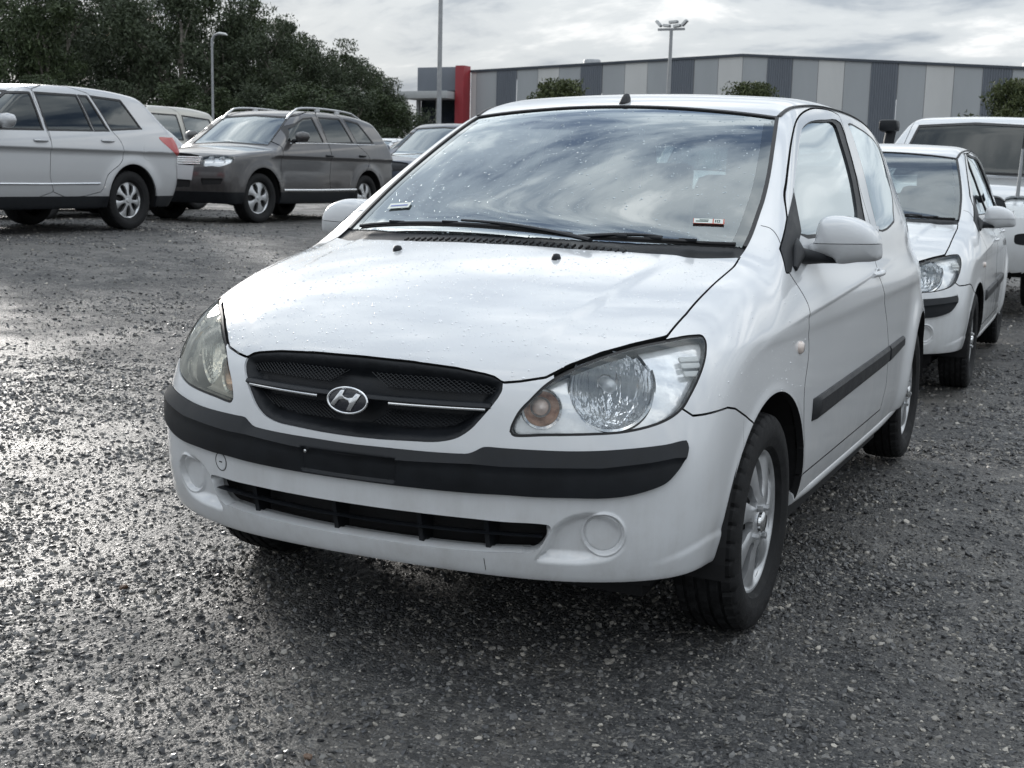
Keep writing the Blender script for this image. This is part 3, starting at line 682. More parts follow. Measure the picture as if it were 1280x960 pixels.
    dgv = f_dg(C); dfv = f_df(C); sl = f_sail(C); q = f_qg(C); aF = f_aF(C); aR = f_aR(C); bf = f_bf(C); fen = f_fen(C); u = UZ(C)[:, 0]
    rw = f_rw(C)
    L = np.full(len(T), 'shell', dtype='U14')
    frontz = (C[:, 1] < .62)
    wing = (C[:, 1] < 1.13) & (np.abs(C[:, 0]) > .3) & (fen < 0) & (hood > 0) & (C[:, 2] > .2) & (dr > gap)
    L[wing] = 'wing'
    bmp = frontz & (hood > gap) & ((bf < -gap) | (u < 1.0)) & (C[:, 2] < .815) & (C[:, 1] < .52)
    L[bmp] = 'bumper'
    L[frontz & (np.abs(bf) < gap) & (u > .995) & (np.abs(C[:, 2]-.63) < .08)] = 'none'
    L[hood < -gap] = 'hood'; L[np.abs(hood) < gap] = 'none'
    gaplamp = frontz & (hood > gap) & (lampv > 0) & (u > .60) & (u < 1.01) & (C[:, 2] > np.interp(u, [.55, .7, .9, 1.05], [.705, .735, .772, .80]))
    L[gaplamp] = 'lampgap'
    L[(stp < 0) & frontz] = 'strip'; L[(stp < 0) & frontz & (f_fold(C) > 0)] = 'strip2'; L[(gr < 0)] = 'grille'; L[(low < 0)] = 'lower'
    L[lampv < 0] = 'seal'; L[lampv < -.006] = 'lens'
    L[(ws < 0)] = 'wsseal'; L[ws < -.012] = 'frit'
    inner = (ws < -.045) | ((ws < -.012) & (C[:, 1] < np.interp(np.abs(C[:, 0]), [0, .4, .6, .65], [.84, .92, 1.05, 1.0])) & (np.abs(C[:, 0]) < .60)) | ((ws < -.02) & (C[:, 2] > 1.36))
    L[inner] = 'glass'
    cowl = (ws < 0) & (C[:, 1] < np.interp(np.abs(C[:, 0]), [0, .22, .383, .55, .65], [.822, .842, .885, .965, 1.01]))
    L[cowl] = 'cowl'
    L[dr < -gap] = 'door'; L[(np.abs(dr) < gap) & (np.abs(C[:, 0]) > .55)] = 'none'
    L[(dfv < 0)] = 'dframe'; L[dgv < 0] = 'dglass'; L[sl < 0] = 'sail'
    if rear_door is not None:
        rd = f_rd(C); L[rd < -gap] = 'rdoor'; L[np.abs(rd) < gap] = 'none'; L[f_rf(C) < 0] = 'rframe'; L[f_rg(C) < 0] = 'rglass'
    L[q < 0] = 'qseal'; L[q < -.008] = 'qglass'
    L[rw < 0] = 'rwin'
    L[(f_und(C) < 0)] = 'under'
    L[(aF < 0) | (aR < 0)] = 'none'
    # --- displaced front bumper: lamp-blank recess, ring, plate recess, chin ledge
    uz = UZ(V)
    def dent_d(P):
        q_ = UZ(P); s = poly_sdf(q_, dent, .06)
        d = -.026*sstep(-s/.032)*(1-.45*sstep((q_[:, 0]-.62)/.16))
        r = np.hypot((q_[:, 0]-fog_c[0])*.80, q_[:, 1]-fog_c[1])
        d = d+.006*np.exp(-((r-.0515)/.0035)**2)-.004*np.exp(-((r-.0455)/.0028)**2)+.010*sstep((.047-r)/.006)*0
        ld = ff('ledge', 'uz')
        ld[-1, 1] = ld[-2, 1]+.012; zl = np.interp(q_[:, 0], ld[:, 0], ld[:, 1]); e = q_[:, 1]-zl
        wgt = sstep((q_[:, 0]-.84)/.20)
        d = d-.0045*wgt*sstep(e/.026+.5)*np.exp(-np.maximum(e, 0)/.08)
        return d
    def displaced(lab, fn, sub):
        """verts of the label moved along the normal by fn, with the shading normal following"""
        m = np.unique(T[L == lab])
        d = np.zeros(len(V)); d[m] = fn(V[m])
        Nn = N.copy(); g = np.zeros((len(m), 3))
        for k in range(3):
            e = np.zeros(3); e[k] = 8e-4; g[:, k] = (fn(V[m]+e)-fn(V[m]-e))/1.6e-3
        g -= (g*N[m]).sum(1)[:, None]*N[m]
        Nn[m] = unit(N[m]-g); Nn[(V[:, 0] == 0), 0] = 0
        return V+N*d[:, None], Nn
    P_ = {}
    tri = lambda *labs: T[np.isin(L, labs)]
    W_ = MW
    Vb, Nb = displaced('bumper', dent_d, None)
    b_ = panel('front_bumper', Vb, Nb, tri('bumper'), W_, root, .03, 'join')
    panel('bonnet', V, N, tri('hood'), W_, root, .02, 'join', mat2=M_BLACK)
    for mir in (None, 'flip'): panel('front_wing', V, N, tri('wing'), W_, root, .02, mir, mat2=M_BLACK)
    panel('body_shell', V, N, tri('shell'), W_, root, .02, 'join', mat2=M_BLACK)
    mb = MB(); mb.prism([(s_*x, y) for s_, seq in ((1, range(8)), (-1, range(7, -1, -1))) for x, y in [[(.30, .42), (.50, .44), (.60, .46), (.62, 1.2), (.74, 1.25), (.74, 2.75), (.66, 2.8), (.62, 3.6)][i] for i in seq]], 'z', .165, .275); mb.obj('underbody', M_BLACK, root)
    mb = MB(); mb.prism([(-.58, .46), (.58, .46), (.58, 1.10), (-.58, 1.10)], 'z', .135, .26); mb.obj('sun_block_tray', M_BLACK, root)  # unseen box added to keep low sun off the ground under the bumper
    mb = MB(); mb.box((0, 1.12, .60), (1.44, .03, .68)); mb.obj('firewall_sun_block', M_BLACK, root)  # unseen box added to stop sun passing through the cabin to the front
    mb = MB(); mb.box((0, .32, .50), (.9, .04, .36)); mb.obj('radiator_sun_block', M_BLACK, root)  # unseen box added with it to stop light leaking out of the nose
    def strip_d(P):
        q_ = UZ(P); fo = ff('stripfold', 'uz'); top = np.interp(q_[:, 0], st[:, 0], st[:, 1]); fz = np.interp(q_[:, 0], fo[:, 0], fo[:, 1])
        t = np.clip((top-q_[:, 1])/np.maximum(top-fz, .01), 0, 1.3)
        d = .003+.013*np.minimum(t, 1)-.004*np.clip((t-1)/.3, 0, 1)
        pl = np.maximum(np.abs(q_[:, 0])-.137, np.abs(q_[:, 1]-.4965)-.027)
        return d-.006*sstep(-pl/.005+.5)
    Vs, Ns = displaced('strip', strip_d, None)
    sp = panel('bumper_strip', Vs, Ns, tri('strip'), M_PLASTIC, root, .016, 'join', gradN=False)
    Vs, Ns = displaced('strip2', strip_d, None)
    panel('strip_chamfer', Vs, Ns, tri('strip2'), M_PLASTIC, sp, .012, 'join', gradN=False)
    Vs = V-N*.012
    tl = largest(tri('lampgap'))
    for mir in (None, 'flip'): panel('lamp_gap_shade', Vs, N, tl, M_BLACK, root, .0, mir)  # black sheet put in for the darkness of the open gap over the lamp
    # --- grille surround, a shallow black bowl
    def gr_d(P):
        s = -np.minimum(f_grille(P), 0); return -.006-.034*sstep(s/.038)
    Vg, Ng = displaced('grille', gr_d, None)
    gro = panel('radiator_grille', Vg, Ng, tri('grille'), M_PLASTIC, root, .0, 'join', gradN=False)
    Vl = V+np.array([0, .085, 0]); lo_ = panel('lower_grille', Vl, N, tri('lower'), M_BLACK, root, .0, 'join')
    # painted throat of the lower intake
    used = tri('lower'); panel('intake_throat', V, N, used, M_BLACK, root, .0, 'join') if False else None
    # --- glazing
    Vg2 = V-N*.004
    wsg = panel('windscreen', Vg2, N, tri('glass'), M_GLASS if detail else M_SCREEN2, root, 0, 'join')
    panel('windscreen_band', V-N*.0035, N, tri('frit'), M_FRIT, wsg, 0, 'join')
    panel('windscreen_seal', V+N*.001, N, tri('wsseal'), M_RUBBER, wsg, .008, 'join')
    panel('cowl_panel', V-N*.006, N, tri('cowl'), M_PLASTIC, root, .01, 'join')
    for mir in (None, 'flip'):
        d_ = panel('door', V, N, tri('door'), W_, root, .02, mir, mat2=M_BLACK)
        panel('window_surround', V-N*.003, N, tri('dframe'), M_PLASTIC, d_, .012, mir)
        panel('window_glass', V-N*.009, N, tri('dglass'), M_GLASS_SIDE if doors == 3 else M_GLASS_PALE, d_, 0, mir)
        panel('mirror_sail', V+N*.002, N, tri('sail'), M_PLASTIC, d_, .012, mir)
        if rear_door is not None:
            r_ = panel('rear_door', V, N, tri('rdoor'), W_, root, .02, mir, mat2=M_BLACK)
            panel('window_surround', V-N*.003, N, tri('rframe'), M_PLASTIC, r_, .012, mir)
            panel('window_glass', V-N*.009, N, tri('rglass'), M_GLASS_PALE, r_, 0, mir)
        qo = panel('quarter_glass', V-N*.001, N, tri('qglass'), M_GLASS_SIDE if doors == 3 else M_TINT, root, 0, mir)
        panel('glass_seal', V-N*.001, N, tri('qseal'), M_RUBBER, qo, .006, mir)
    panel('rear_window', V-N*.003, N, tri('rwin'), M_GLASS_PALE, root, 0, 'join')
    # --- head lamps
    for mir, sx in ((None, 1), ('flip', -1)):
        ln_ = M_LENS if sx > 0 else M_LENSY
        hl = panel('headlamp', V-N*.001, N, tri('lens'), ln_, root, 0, mir)
        panel('lamp_seal', V-N*.004, N, tri('seal'), M_RUBBER, hl, .02, mir)
        # chrome bezel behind the lens, with two round bowls let into it
        ax_ = np.array([math.sin(.55), -math.cos(.55), 0]); c1 = np.array([.585, .200, .697])-ax_*.045; r1 = .099; c2 = np.array([.450, .107, .652])-ax_*.030; r2 = .043
        dist = lambda P, c: np.linalg.norm((P-c)-((P-c)@ax_)[:, None]*ax_, axis=1)
        v2 = V+np.array([-.004, .030, 0])-N*.012; t2 = tri('lens', 'seal')
        for c, r in ((c1, r1), (c2, r2)): v2, t2 = split(v2, t2, dist(v2, c)-r)
        cc = v2[t2].mean(1); keep = (dist(cc, c1) > r1) & (dist(cc, c2) > r2)
        panel('lamp_bezel', v2, np.zeros_like(v2), t2[keep], M_LAMPCHROME, hl, .0, mir, gradN=False)
        def lay(mb, c):      # turn a lathe about y on to the lamp axis
            v = np.array(mb.v)@rotz(.55).T+c; v[:, 0] *= sx; mb.v = [tuple(q) for q in v]
            if sx < 0: mb.f = [q[::-1] for q in mb.f]
            bad = F_hatch(v) > -.004; mb.f = [q for q in mb.f if not any(bad[i] for i in q)]
        for (c, r, d, nm, mt) in ((c1, r1, .085, 'main_reflector', M_REFLECTOR), (c2, r2, .045, 'indicator_reflector', M_LAMPCHROME)):
            mb = MB(); mb.lathe([(r, -.010)]+[(r*t, d*(1-t*t)) for t in np.linspace(1, .04, 12)], 'y', 44); lay(mb, c); mb.obj(nm, mt, hl, True, 60, fix=False)
            mb = MB(); mb.lathe([(r-.002, -.008), (r+.003, -.012), (r+.005, -.006), (r+.002, .002)], 'y', 44); lay(mb, c); mb.obj('reflector_rim', M_CHROME, hl, True, 60, fix=False)
        mb = MB(); mb.lathe([(.0005, .006), (.013, .010), (.017, .022), (.017, .08)], 'y', 16); lay(mb, c1); mb.obj('lamp_bulb', M_LENS2, hl, True, 60, fix=False)
        mb = MB(); mb.lathe([(.0005, -.006), (.014, .0), (.019, .012), (.020, .04)], 'y', 16); lay(mb, c2); mb.obj('indicator_bulb', M_AMBERL, hl, True, 60, fix=False)
        mb = MB(); mb.lathe([(.024, .016), (.036, .006), (.041, -.004)], 'y', 24); lay(mb, c2); mb.obj('indicator_ring', M_AMBERD, hl, True, 60, fix=False)
        for k in range(3):      # ribs by the outer end of the lamp
            q = np.array([[.712-.002*k, .36, .772-.026*k]])
            for _ in range(8): G = grad(F_hatch, q); q = q-F_hatch(q)[:, None]*G/(G*G).sum()
            n_ = unit(grad(F_hatch, q))[0]; q = q[0]-n_*.016; fr_m = frame(n_*[sx, 1, 1])
            mb = MB(); mb.box(q*[sx, 1, 1], (.052, .015, .008), fr_m); mb.obj('lamp_rib', M_CLEARW, hl, bevel=.003)
    return V, N, T, L

def rotz(a): return np.array([[math.cos(a), -math.sin(a), 0], [math.sin(a), math.cos(a), 0], [0, 0, 1]])
def rotx(a): return np.array([[1, 0, 0], [0, math.cos(a), -math.sin(a)], [0, math.sin(a), math.cos(a)]])
def roty(a): return np.array([[math.cos(a), 0, math.sin(a)], [0, 1, 0], [-math.sin(a), 0, math.cos(a)]])

M_SCREEN2 = glass('pale_windscreen', (.72, .78, .78), .75, haze=.10)  # pale diffuse film lightens the second hatchback's screen
M_FRIT = glass('windscreen_frit', (.10, .10, .11), .9)
M_LAMPCHROME = simple('lamp_chrome', (.90, .915, .93), .16, .35, var=.08, vscale=60, bmp=.5, bscale=45, coat=.8)
M_REFLECTOR = simple('fluted_reflector', (.80, .82, .84), .12, .85)
def _flutes():
    nt = M_REFLECTOR.node_tree; b = nt.nodes['Principled BSDF']
    f = tex_noise(nt, 60, 2, .5, stretch=(1, 1, .12)); bump(nt, b, f, .8, .01)
_flutes()
M_LENS2 = simple('bulb_glass', (.55, .58, .60), .05, coat=1)
M_AMBERL = simple('amber_bulb', (.74, .62, .55), .12, coat=1)
M_AMBERD = simple('amber_ring', (.50, .34, .26), .22, .4, coat=1, var=.5, vscale=45)

# ----------------------- wheels -----------------------
def tyre_mesh(R, w, rim, n=192):
    """lathe with circumferential grooves, slanted sipes and shoulder blocks; axis x, outer side +x"""
    hw = w/2; sh = R-rim
    pr = [(rim-.008, -hw*.62), (rim+.004, -hw*.74), (rim+sh*.10, -hw*.86), (rim+sh*.14, -hw*.92), (rim+sh*.34, -hw*1.0), (rim+sh*.40, -hw*1.025), (rim+sh*.58, -hw*1.02), (rim+sh*.80, -hw*.965), (R-.012, -hw*.90)]
    crown = lambda a: R-.009*(a/hw)**4-.004*(a/hw)**2
    gw = .0048; gc = [-.56*hw, -.19*hw, .18*hw, .54*hw]
    prof = [(r, a, 0) for r, a in pr]; prof.append((crown(-hw*.84), -hw*.84, 1))
    edge = -hw*.84
    for c in gc:
        prof += [((crown(c-gw)), c-gw, 1 if c == gc[0] else 2), (crown(c)-.0075, c-gw+.0008, 3), (crown(c)-.0075, c+gw-.0008, 3), (crown(c+gw), c+gw, 1 if c == gc[-1] else 2)]
    prof.append((crown(hw*.84), hw*.84, 1)); prof += [(r, -a, 0) for r, a in reversed(pr)]
    m = len(prof); V = []; F_ = []
    for j in range(n):
        th = 2*np.pi*j/n
        for i, (r, a, kind) in enumerate(prof):
            if (kind == 1 or i in (len(pr)-1, m-len(pr))) and j % 5 == 0: r = r-.0065
            if kind == 2 and (j+(i % 3)) % 5 == 2: r = r-.0035
            V.append((a, r*math.cos(th), r*math.sin(th)))
    for j in range(n):
        k = (j+1) % n
        for i in range(m-1): F_.append((j*m+i, j*m+i+1, k*m+i+1, k*m+i))
    return V, F_

def polar_grid(r0, r1, nr, nt, hf):
    V = []; T_ = []
    for i in range(nr+1):
        r = r0+(r1-r0)*i/nr
        for j in range(nt):
            th = 2*np.pi*j/nt; V.append((hf(r, th), r*math.cos(th), r*math.sin(th)))
    for i in range(nr):
        for j in range(nt):
            a, b, c, d = i*nt+j, i*nt+(j+1) % nt, (i+1)*nt+(j+1) % nt, (i+1)*nt+j
            T_ += [(a, c, b), (a, d, c)]
    return np.array(V), np.array(T_)

def cover_mesh(name, R, nsp, swirl, parent, mat, wide=.55, x0=0.0, r_in=.42, r_out=.87, depth=.02):
    """pressed wheel cover or cast wheel face: nsp openings between curved spokes"""
    def hf(r, th):
        t = r/R; dome = .016*(1-t*t)
        ph = nsp*(th-swirl*(t-.5))
        sp = .5+.5*math.cos(ph)
        return x0+dome-.015*(1-sp)**1.5*sstep(np.array((t-.30)/.2)).item()*sstep(np.array((1.0-t)/.12)).item()+.006*sstep(np.array((t-.93)/.04)).item()
    V, T_ = polar_grid(.012, R, 40, 168, hf)
    r = np.hypot(V[:, 1], V[:, 2]); th = np.arctan2(V[:, 2], V[:, 1])
    def slot(V):
        r = np.hypot(V[:, 1], V[:, 2]); th = np.arctan2(V[:, 2], V[:, 1])
        d = (th-swirl*(r/R-.5))*nsp/(2*np.pi)+.5; d = (d-np.round(d))*2*np.pi/nsp*r
        t = np.clip((r/R-r_in)/(r_out-r_in), 0, 1)
        hw = (2*np.pi*r/nsp)*.5*wide*(.45+.55*np.sin(np.pi*np.clip(t*.8+.15, 0, 1)))
        return np.maximum(np.maximum(np.abs(d)-hw, (r_in*R-r)), r-r_out*R)
    f = slot(V)
    V, T_ = split(V, T_, f, 2e-4)
    keep = slot(V[T_].mean(1)) > 0
    N = np.tile([1.0, 0, 0], (len(V), 1))
    return panel(name, V, N, T_[keep], mat, parent, depth, None, gradN=False, pull=np.array([-1.0, 0, 0]))

def make_wheel(name, parent, R, w, rim, style):
    wm = MB(); wm.lathe([(.001, .030), (rim*.55, .028), (rim*.92, .020), (rim*.95, -.02), (rim*.97, -w*.42)], 'x', 40)
    wh = wm.obj(name, M_WHEELDARK, parent, True, 40, fix=False)
    V, F_ = tyre_mesh(R, w, rim)
    mesh_obj('tyre', V, F_, M_TYRE, wh, True, sharp=24)
    if style == 'cover':
        cover_mesh('wheel_cover', rim*1.02, 7, .40, wh, M_SATIN, .48, w*.5*.66, .34, .90)
        mb = MB(); mb.lathe([(.0005, .012), (.022, .011), (.028, .006), (.029, 0)], 'x', 28, (w*.35+.014, 0, 0)); mb.obj('centre_cap', M_CHROME, wh, True, 40)
        for k in range(4):
            a = k*math.pi/2+.6; mb = MB(); mb.lathe([(.0005, .012), (.009, .010), (.010, -.012)], 'x', 6, (w*.35+.014, .052*math.cos(a), .052*math.sin(a))); mb.obj('wheel_nut', M_ALLOY, wh)
    else:
        n, wd = style
        cover_mesh('alloy_face', rim*1.01, n, .05, wh, M_ALLOY, wd, w*.5*.55, .28, .88, .03)
        mb = MB(); mb.lathe([(.0005, .01), (.03, .009), (.036, 0)], 'x', 24, (w*.28+.014, 0, 0)); mb.obj('centre_cap', M_ALLOY, wh, True, 40)
    return wh
M_WHEELDARK = simple('wheel_inner', (.010, .010, .010), .7)

def place_wheels(root, wh, spots):
    """spots: (x, y, z, side, steer)"""
    for i, (x, y, z, s, a) in enumerate(spots):
        o = wh if i == 0 else copy_tree(wh, root)
        o.location = (x, y, z); o.rotation_euler = (0.7*i, 0, (0 if s > 0 else math.pi)+a)

# ----------------------- fittings of the hatchback -----------------------
def hatch_fittings(root, doors, V, N, T, L, hero):
    surf = lambda x, y, z: _snap(np.array([[x, y, z]], float))[0]
    def _snap(P):
        for _ in range(6):
            G = grad(F_hatch, P); P = P-F_hatch(P)[:, None]*G/(G*G).sum(1)[:, None]
        return P
    nrm = lambda p: unit(grad(F_hatch, np.array([p])))[0]
    find = lambda nm: [c for c in root.children if c.name.split('.')[0] == nm][0]
    gr = find('radiator_grille'); strip = find('bumper_strip'); bump_ = find('front_bumper'); bon = find('bonnet'); shell = find('body_shell'); cowl = find('cowl_panel')
    # grille mesh: a lattice of thin bars following the bowl
    gi = ff('grilleinner', 'uz'); gpoly = np.vstack([[-.06, .716], curve(gi, 5, False), [-.06, .588]])
    def gsurf(X, Z, off):
        Y = np.full_like(X, .03); P = np.stack([X, Y, Z], 1)
        for _ in range(8):      # slide lengthwise on to the body
            f = F_hatch(P); g = (F_hatch(P+[0, 1e-3, 0])-f)/1e-3; P[:, 1] -= np.clip(f/np.minimum(g, -.3), -.05, .05)
        P[:, 1] += off; return P
    if hero:
        mb = MB(); step = .0125
        for sgn in (1, -1):
            for k in range(-75, 76):
                c = k*step; ts = np.linspace(-.42, .42, 140)
                X = c+ts; Z = .652+sgn*ts*.62
                ok = poly_sdf(np.stack([np.abs(X)+np.interp(np.abs(X), [0, .36], [.0, .085]), Z], 1), gpoly, .3) < -.004
                ok &= (np.abs(Z-.655) > .022) | (np.abs(X) > .34)
                ok &= np.hypot(X/.085, (Z-.648)/.06) > 1
                idx = np.nonzero(ok)[0]
                if len(idx) < 3: continue
                runs = np.split(idx, np.nonzero(np.diff(idx) > 1)[0]+1)
                for r_ in runs:
                    if len(r_) < 3: continue
                    sel = np.unique(np.append(r_[::4], r_[-1])); P = gsurf(X[sel], Z[sel], .026+.001*sgn)
                    mb.tube(P, .0013, 4, False)
        tag(mb.obj('grille_mesh', M_PLASTIC, gr, fix=False), kind='stuff')
    X = np.linspace(-.335, .335, 41); P = gsurf(X, np.full_like(X, .655), .014)
    mb = MB(); mb.tube(P, .017, 8, True, .55); mb.obj('grille_bar', M_PLASTIC, gr, True, 60)
    for s in (1, -1):
        X = s*np.linspace(.098, .326, 24); P = gsurf(X, np.interp(np.abs(X), [.1, .326], [.6475, .649]), .004)
        mb = MB(); mb.tube(P, .0042, 8); mb.obj('chrome_strip', M_CHROME, gr, True, 60)
    # oval badge with the slanted letter
    bc = np.array([0, -.002, .648]); bw, bh = .054, .030
    tilt = -.12
    def bobj(nm, poly, y0, y1, mat, par):
        mb = MB(); mb.prism([(p[0], p[1]) for p in poly], 'y', y0, y1)
        v = np.array(mb.v)@rotx(tilt).T+bc; mb.v = [tuple(p) for p in v]
        return mb.obj(nm, mat, par, False, bevel=.0008)
    th = np.linspace(0, 2*np.pi, 41)[:-1]
    bd = bobj('badge', [(bw*.97*math.cos(a), bh*.97*math.sin(a)) for a in th], .0, .012, M_BADGE, gr)
    mb = MB(); rr = np.array([(bw*math.cos(a), 0, bh*math.sin(a)) for a in np.append(th, th[:1])])
    mb.tube(rr@rotx(tilt).T+bc, .0030, 8, False); mb.obj('badge_ring', M_CHROME, bd, True, 60)
    # italic letter H: two leaning uprights joined by a swept crossbar
    hl_ = [(-.0440, -.0120), (-.0330, -.0150), (-.0215, .0000), (-.0060, .0030), (.0040, -.0010), (.0085, -.0065), (.0010, -.0230), (.0110, -.0230),
           (.0375, .0165), (.0250, .0190), (.0160, .0080), (.0040, .0058), (-.0075, .0078), (-.0125, .0120), (-.0065, .0245), (-.0175, .0235)]
    bobj('badge_letter', hl_, -.0045, .002, M_CHROME, bd)
    # lower intake: vane, fins, painted throat
    lo_ = find('lower_grille')
    X = np.linspace(-.455, .455, 41); P = gsurf(X, np.full_like(X, .361), .020)
    mb = MB(); mb.tube(P, .018, 6, True, .13); mb.obj('intake_vane', M_PLASTIC, lo_, True, 60)
    for x in (-.32, -.06, .17, .33):
        p = gsurf(np.array([x]), np.array([.36]), .0)[0]
        mb = MB(); mb.prism([(p[1]+.012, .397), (p[1]+.075, .397), (p[1]+.075, .312), (p[1]+.03, .316)], 'x', x-.006, x+.006); mb.obj('intake_fin', M_PLASTIC, lo_)
    lw = np.array(GETZ_F['lower']); lw[:, 0] = np.abs(lw[:, 0])
    loop = curve(lw, 3, False); loop = np.vstack([loop, (loop*[-1, 1, 1])[::-1]])
    inn = loop+np.array([0, .05, 0]); inn[:, 2] = .358+(loop[:, 2]-.358)*.86; inn[:, 0] *= .985
    n_ = len(loop); mb = MB(); mb.add(np.vstack([loop, inn]), [(i, (i+1) % n_, n_+(i+1) % n_, n_+i) for i in range(n_)]); mb.obj('intake_throat', M_WHITE, bump_, True, 40, fix=False)
    # number-plate bolt, towing-eye cap
    p = surf(-.115, -.01, .517); p[1] -= .0135
    mb = MB(); mb.lathe([(.0005, -.004), (.004, -.003), (.005, .004)], 'y', 12, p); mb.obj('plate_bolt', M_CHROME, strip, True)
    p = surf(-.435, .06, .435); n = nrm(p)
    fr = frame(n); mb = MB(); mb.lathe([(.0005, .0012), (.0205, .0012), (.022, -.002)], 'z', 28); mb.v = [tuple(p+fr@np.array(q)) for q in mb.v]; cap = mb.obj('towing_eye_cap', M_WHITE, bump_, True, 40)
    mb = MB(); a = np.linspace(0, 2*np.pi, 29); mb.tube([p+fr@np.array([.0235*math.cos(t), .0235*math.sin(t), .0002]) for t in a], .0011, 6, False); mb.obj('cap_joint', M_RUBBER, cap, True)
    mb = MB(); mb.box(p+fr@np.array([0, 0, .001]), (.012, .003, .002), fr); mb.obj('cap_slot', M_RUBBER, cap)
    # hairline crack in the chin
    c = np.array(GETZ_F['crack']); P = np.array([surf(*q) for q in c]); P += unit(grad(F_hatch, P))*.0002
    mb = MB(); mb.tube(P, .0009, 5); mb.obj('bumper_crack', M_RUBBER, bump_)
    # washer jets, aerial base
    for s in (1, -1):
        p = surf(s*.243, .63, .962); mb = MB(); mb.lathe([(.0005, .014), (.008, .012), (.0115, .004), (.012, -.004)], 'z', 16, p); v = np.array(mb.v); v[:, 1] = p[1]+(v[:, 1]-p[1])*1.5; mb.v = [tuple(q) for q in v]; mb.obj('washer_jet', M_PLASTIC, bon, True, 60)
    p = surf(0, 1.736, 1.44); mb = MB(); mb.lathe([(.0005, .030), (.008, .027), (.014, .014), (.018, -.004)], 'z', 18, p); v = np.array(mb.v); v[:, 1] = p[1]+(v[:, 1]-p[1])*1.9+(v[:, 2]-p[2])*.5; mb.v = [tuple(q) for q in v]; mb.obj('aerial_base', M_PLASTIC, shell, True, 60)
    # roof ditch mouldings
    for s in (1, -1):
        y = np.linspace(1.70, 3.35, 40); P = np.stack([s*np.interp(y, [1.7, 1.9, 2.5, 3.35], [.545, .553, .553, .53]), y, np.full_like(y, 1.43)], 1)
        for _ in range(8): P[:, 2] -= F_hatch(P)
        P += unit(grad(F_hatch, P))*.001
        mb = MB(); mb.tube(P, .0085, 8, True, .35); mb.obj('roof_moulding', M_RUBBER, shell, True, 60)
    # cowl louvres, wipers
    for k in range(34 if hero else 0):
        x = -.30+k*.0205
        p = surf(x, .757+.16*x*x, .99); mb = MB(); mb.box(p+[0, .004, .001], (.0045, .024, .006), rotx(.25)); mb.obj('cowl_louvre', M_BLACK, cowl)
    def on_ws(x, y, off):
        P = np.array([[x, y, 1.0+(y-.84)*.53]]);
        for _ in range(8):
            f = F_hatch(P); P[:, 2] -= f
        return P[0]+nrm(P[0])*off
    for (piv, tip, el) in (((.10, .80), (-.55, .93), (.02, .868)), ((.60, .925), (.05, .85), (.38, .905))):
        pass
    def wiper(blade, arm):
        B_ = np.array([on_ws(x, y, .014) for x, y in blade]); A_ = np.array([on_ws(x, y, o) for x, y, o in arm])
        mb = MB(); mb.tube(A_, np.linspace(.011, .006, len(A_)), 8, True, .6); w = mb.obj('wiper_arm', M_PLASTIC, root, True, 60)
        mb = MB(); mb.tube(B_, .0055, 6, True); mb.tube(B_-np.array([nrm(b) for b in B_])*.008, .003, 5, True); mb.obj('wiper_blade', M_RUBBER, w, True, 60)
        for t in (.25, .5, .75):
            p = B_[int(t*(len(B_)-1))]; mb = MB(); mb.box(p+[0, 0, .004], (.05, .012, .008)); mb.obj('blade_bridge', M_PLASTIC, w, bevel=.002)
    ln = lambda a, b, n=12, sag=0: [(a[0]+(b[0]-a[0])*t, a[1]+(b[1]-a[1])*t+sag*4*t*(1-t)) for t in np.linspace(0, 1, n)]
    wiper(ln((-.57, .965), (.20, .835), 16, -.02), [(x, y, .022) for x, y in ln((.28, .775), (-.17, .885), 10, .01)])
    wiper(ln((.24, .835), (.625, .985), 14, -.015), [(x, y, .020) for x, y in ln((.235, .80), (.44, .905), 10, .02)])
    # mirrors
    for s in (1, -1):
        d_ = [c for c in root.children if c.name.split('.')[0] == 'door'][0 if s > 0 else 1]
        mirror_unit(root, d_, s)
    # door furniture
    for s in (1, -1):
        d_ = [c for c in root.children if c.name.split('.')[0] == 'door'][0 if s > 0 else 1]
        def handle(par, y0, z0):
            p = surf(s*.82, y0, z0); p1 = surf(s*.82, y0-.085, z0-.004); p2 = surf(s*.82, y0+.085, z0+.006)
            mid = [p1, p1*.75+p2*.25, p*1.0, p1*.25+p2*.75, p2]; o = [.000, .012, .015, .012, .000]
            mb = MB(); mb.tube([m+np.array([s*k, 0, 0]) for m, k in zip(mid, o)], [.008, .013, .0135, .013, .008], 10, True, .8); mb.obj('door_handle', M_WHITE, par, True, 60)
            mb = MB(); mb.lathe([(.0005, -.004), (.024, -.003), (.032, .0015), (.034, -.002)], 'x', 24, (0, 0, 0)); mb.v = [(p[0]+s*(v[0]+.0005), p[1]+v[1]*1.3, p[2]-.016+v[2]) for v in mb.v]; mb.obj('handle_cup', M_WHITE2, par, True, 60)
        handle(d_, 2.19 if doors == 3 else 1.86, .868 if doors == 3 else .855)
        if doors == 5: handle([c for c in root.children if c.name.split('.')[0] == 'rear_door'][0 if s > 0 else 1], 2.80, .895)
        # rub strip: proud, with chamfered ends
        def rub(par, y0, y1, end0, end1):
            n = 30; ys = np.linspace(y0, y1, n); zt = np.interp(ys, [1.17, 2.74], [.561, .586]); zb = np.interp(ys, [1.17, 2.45, 2.74], [.496, .524, .545])
            rows = []
            for a, o in ((0, -.006), (0, .007), (.18, .013), (.82, .013), (1, .007), (1, -.006)):
                z = zt*(1-a)+zb*a; P = np.stack([np.full(n, .828), ys+(1-a)*end0, z], 1)
                for _ in range(5): P[:, 0] -= F_hatch(P)
                tap = np.ones(n); tap[0] = .2; tap[-1] = .2 if end1 else .8
                P[:, 0] += o*(tap if o > 0 else 1); P[:, 0] *= s; rows.append(P)
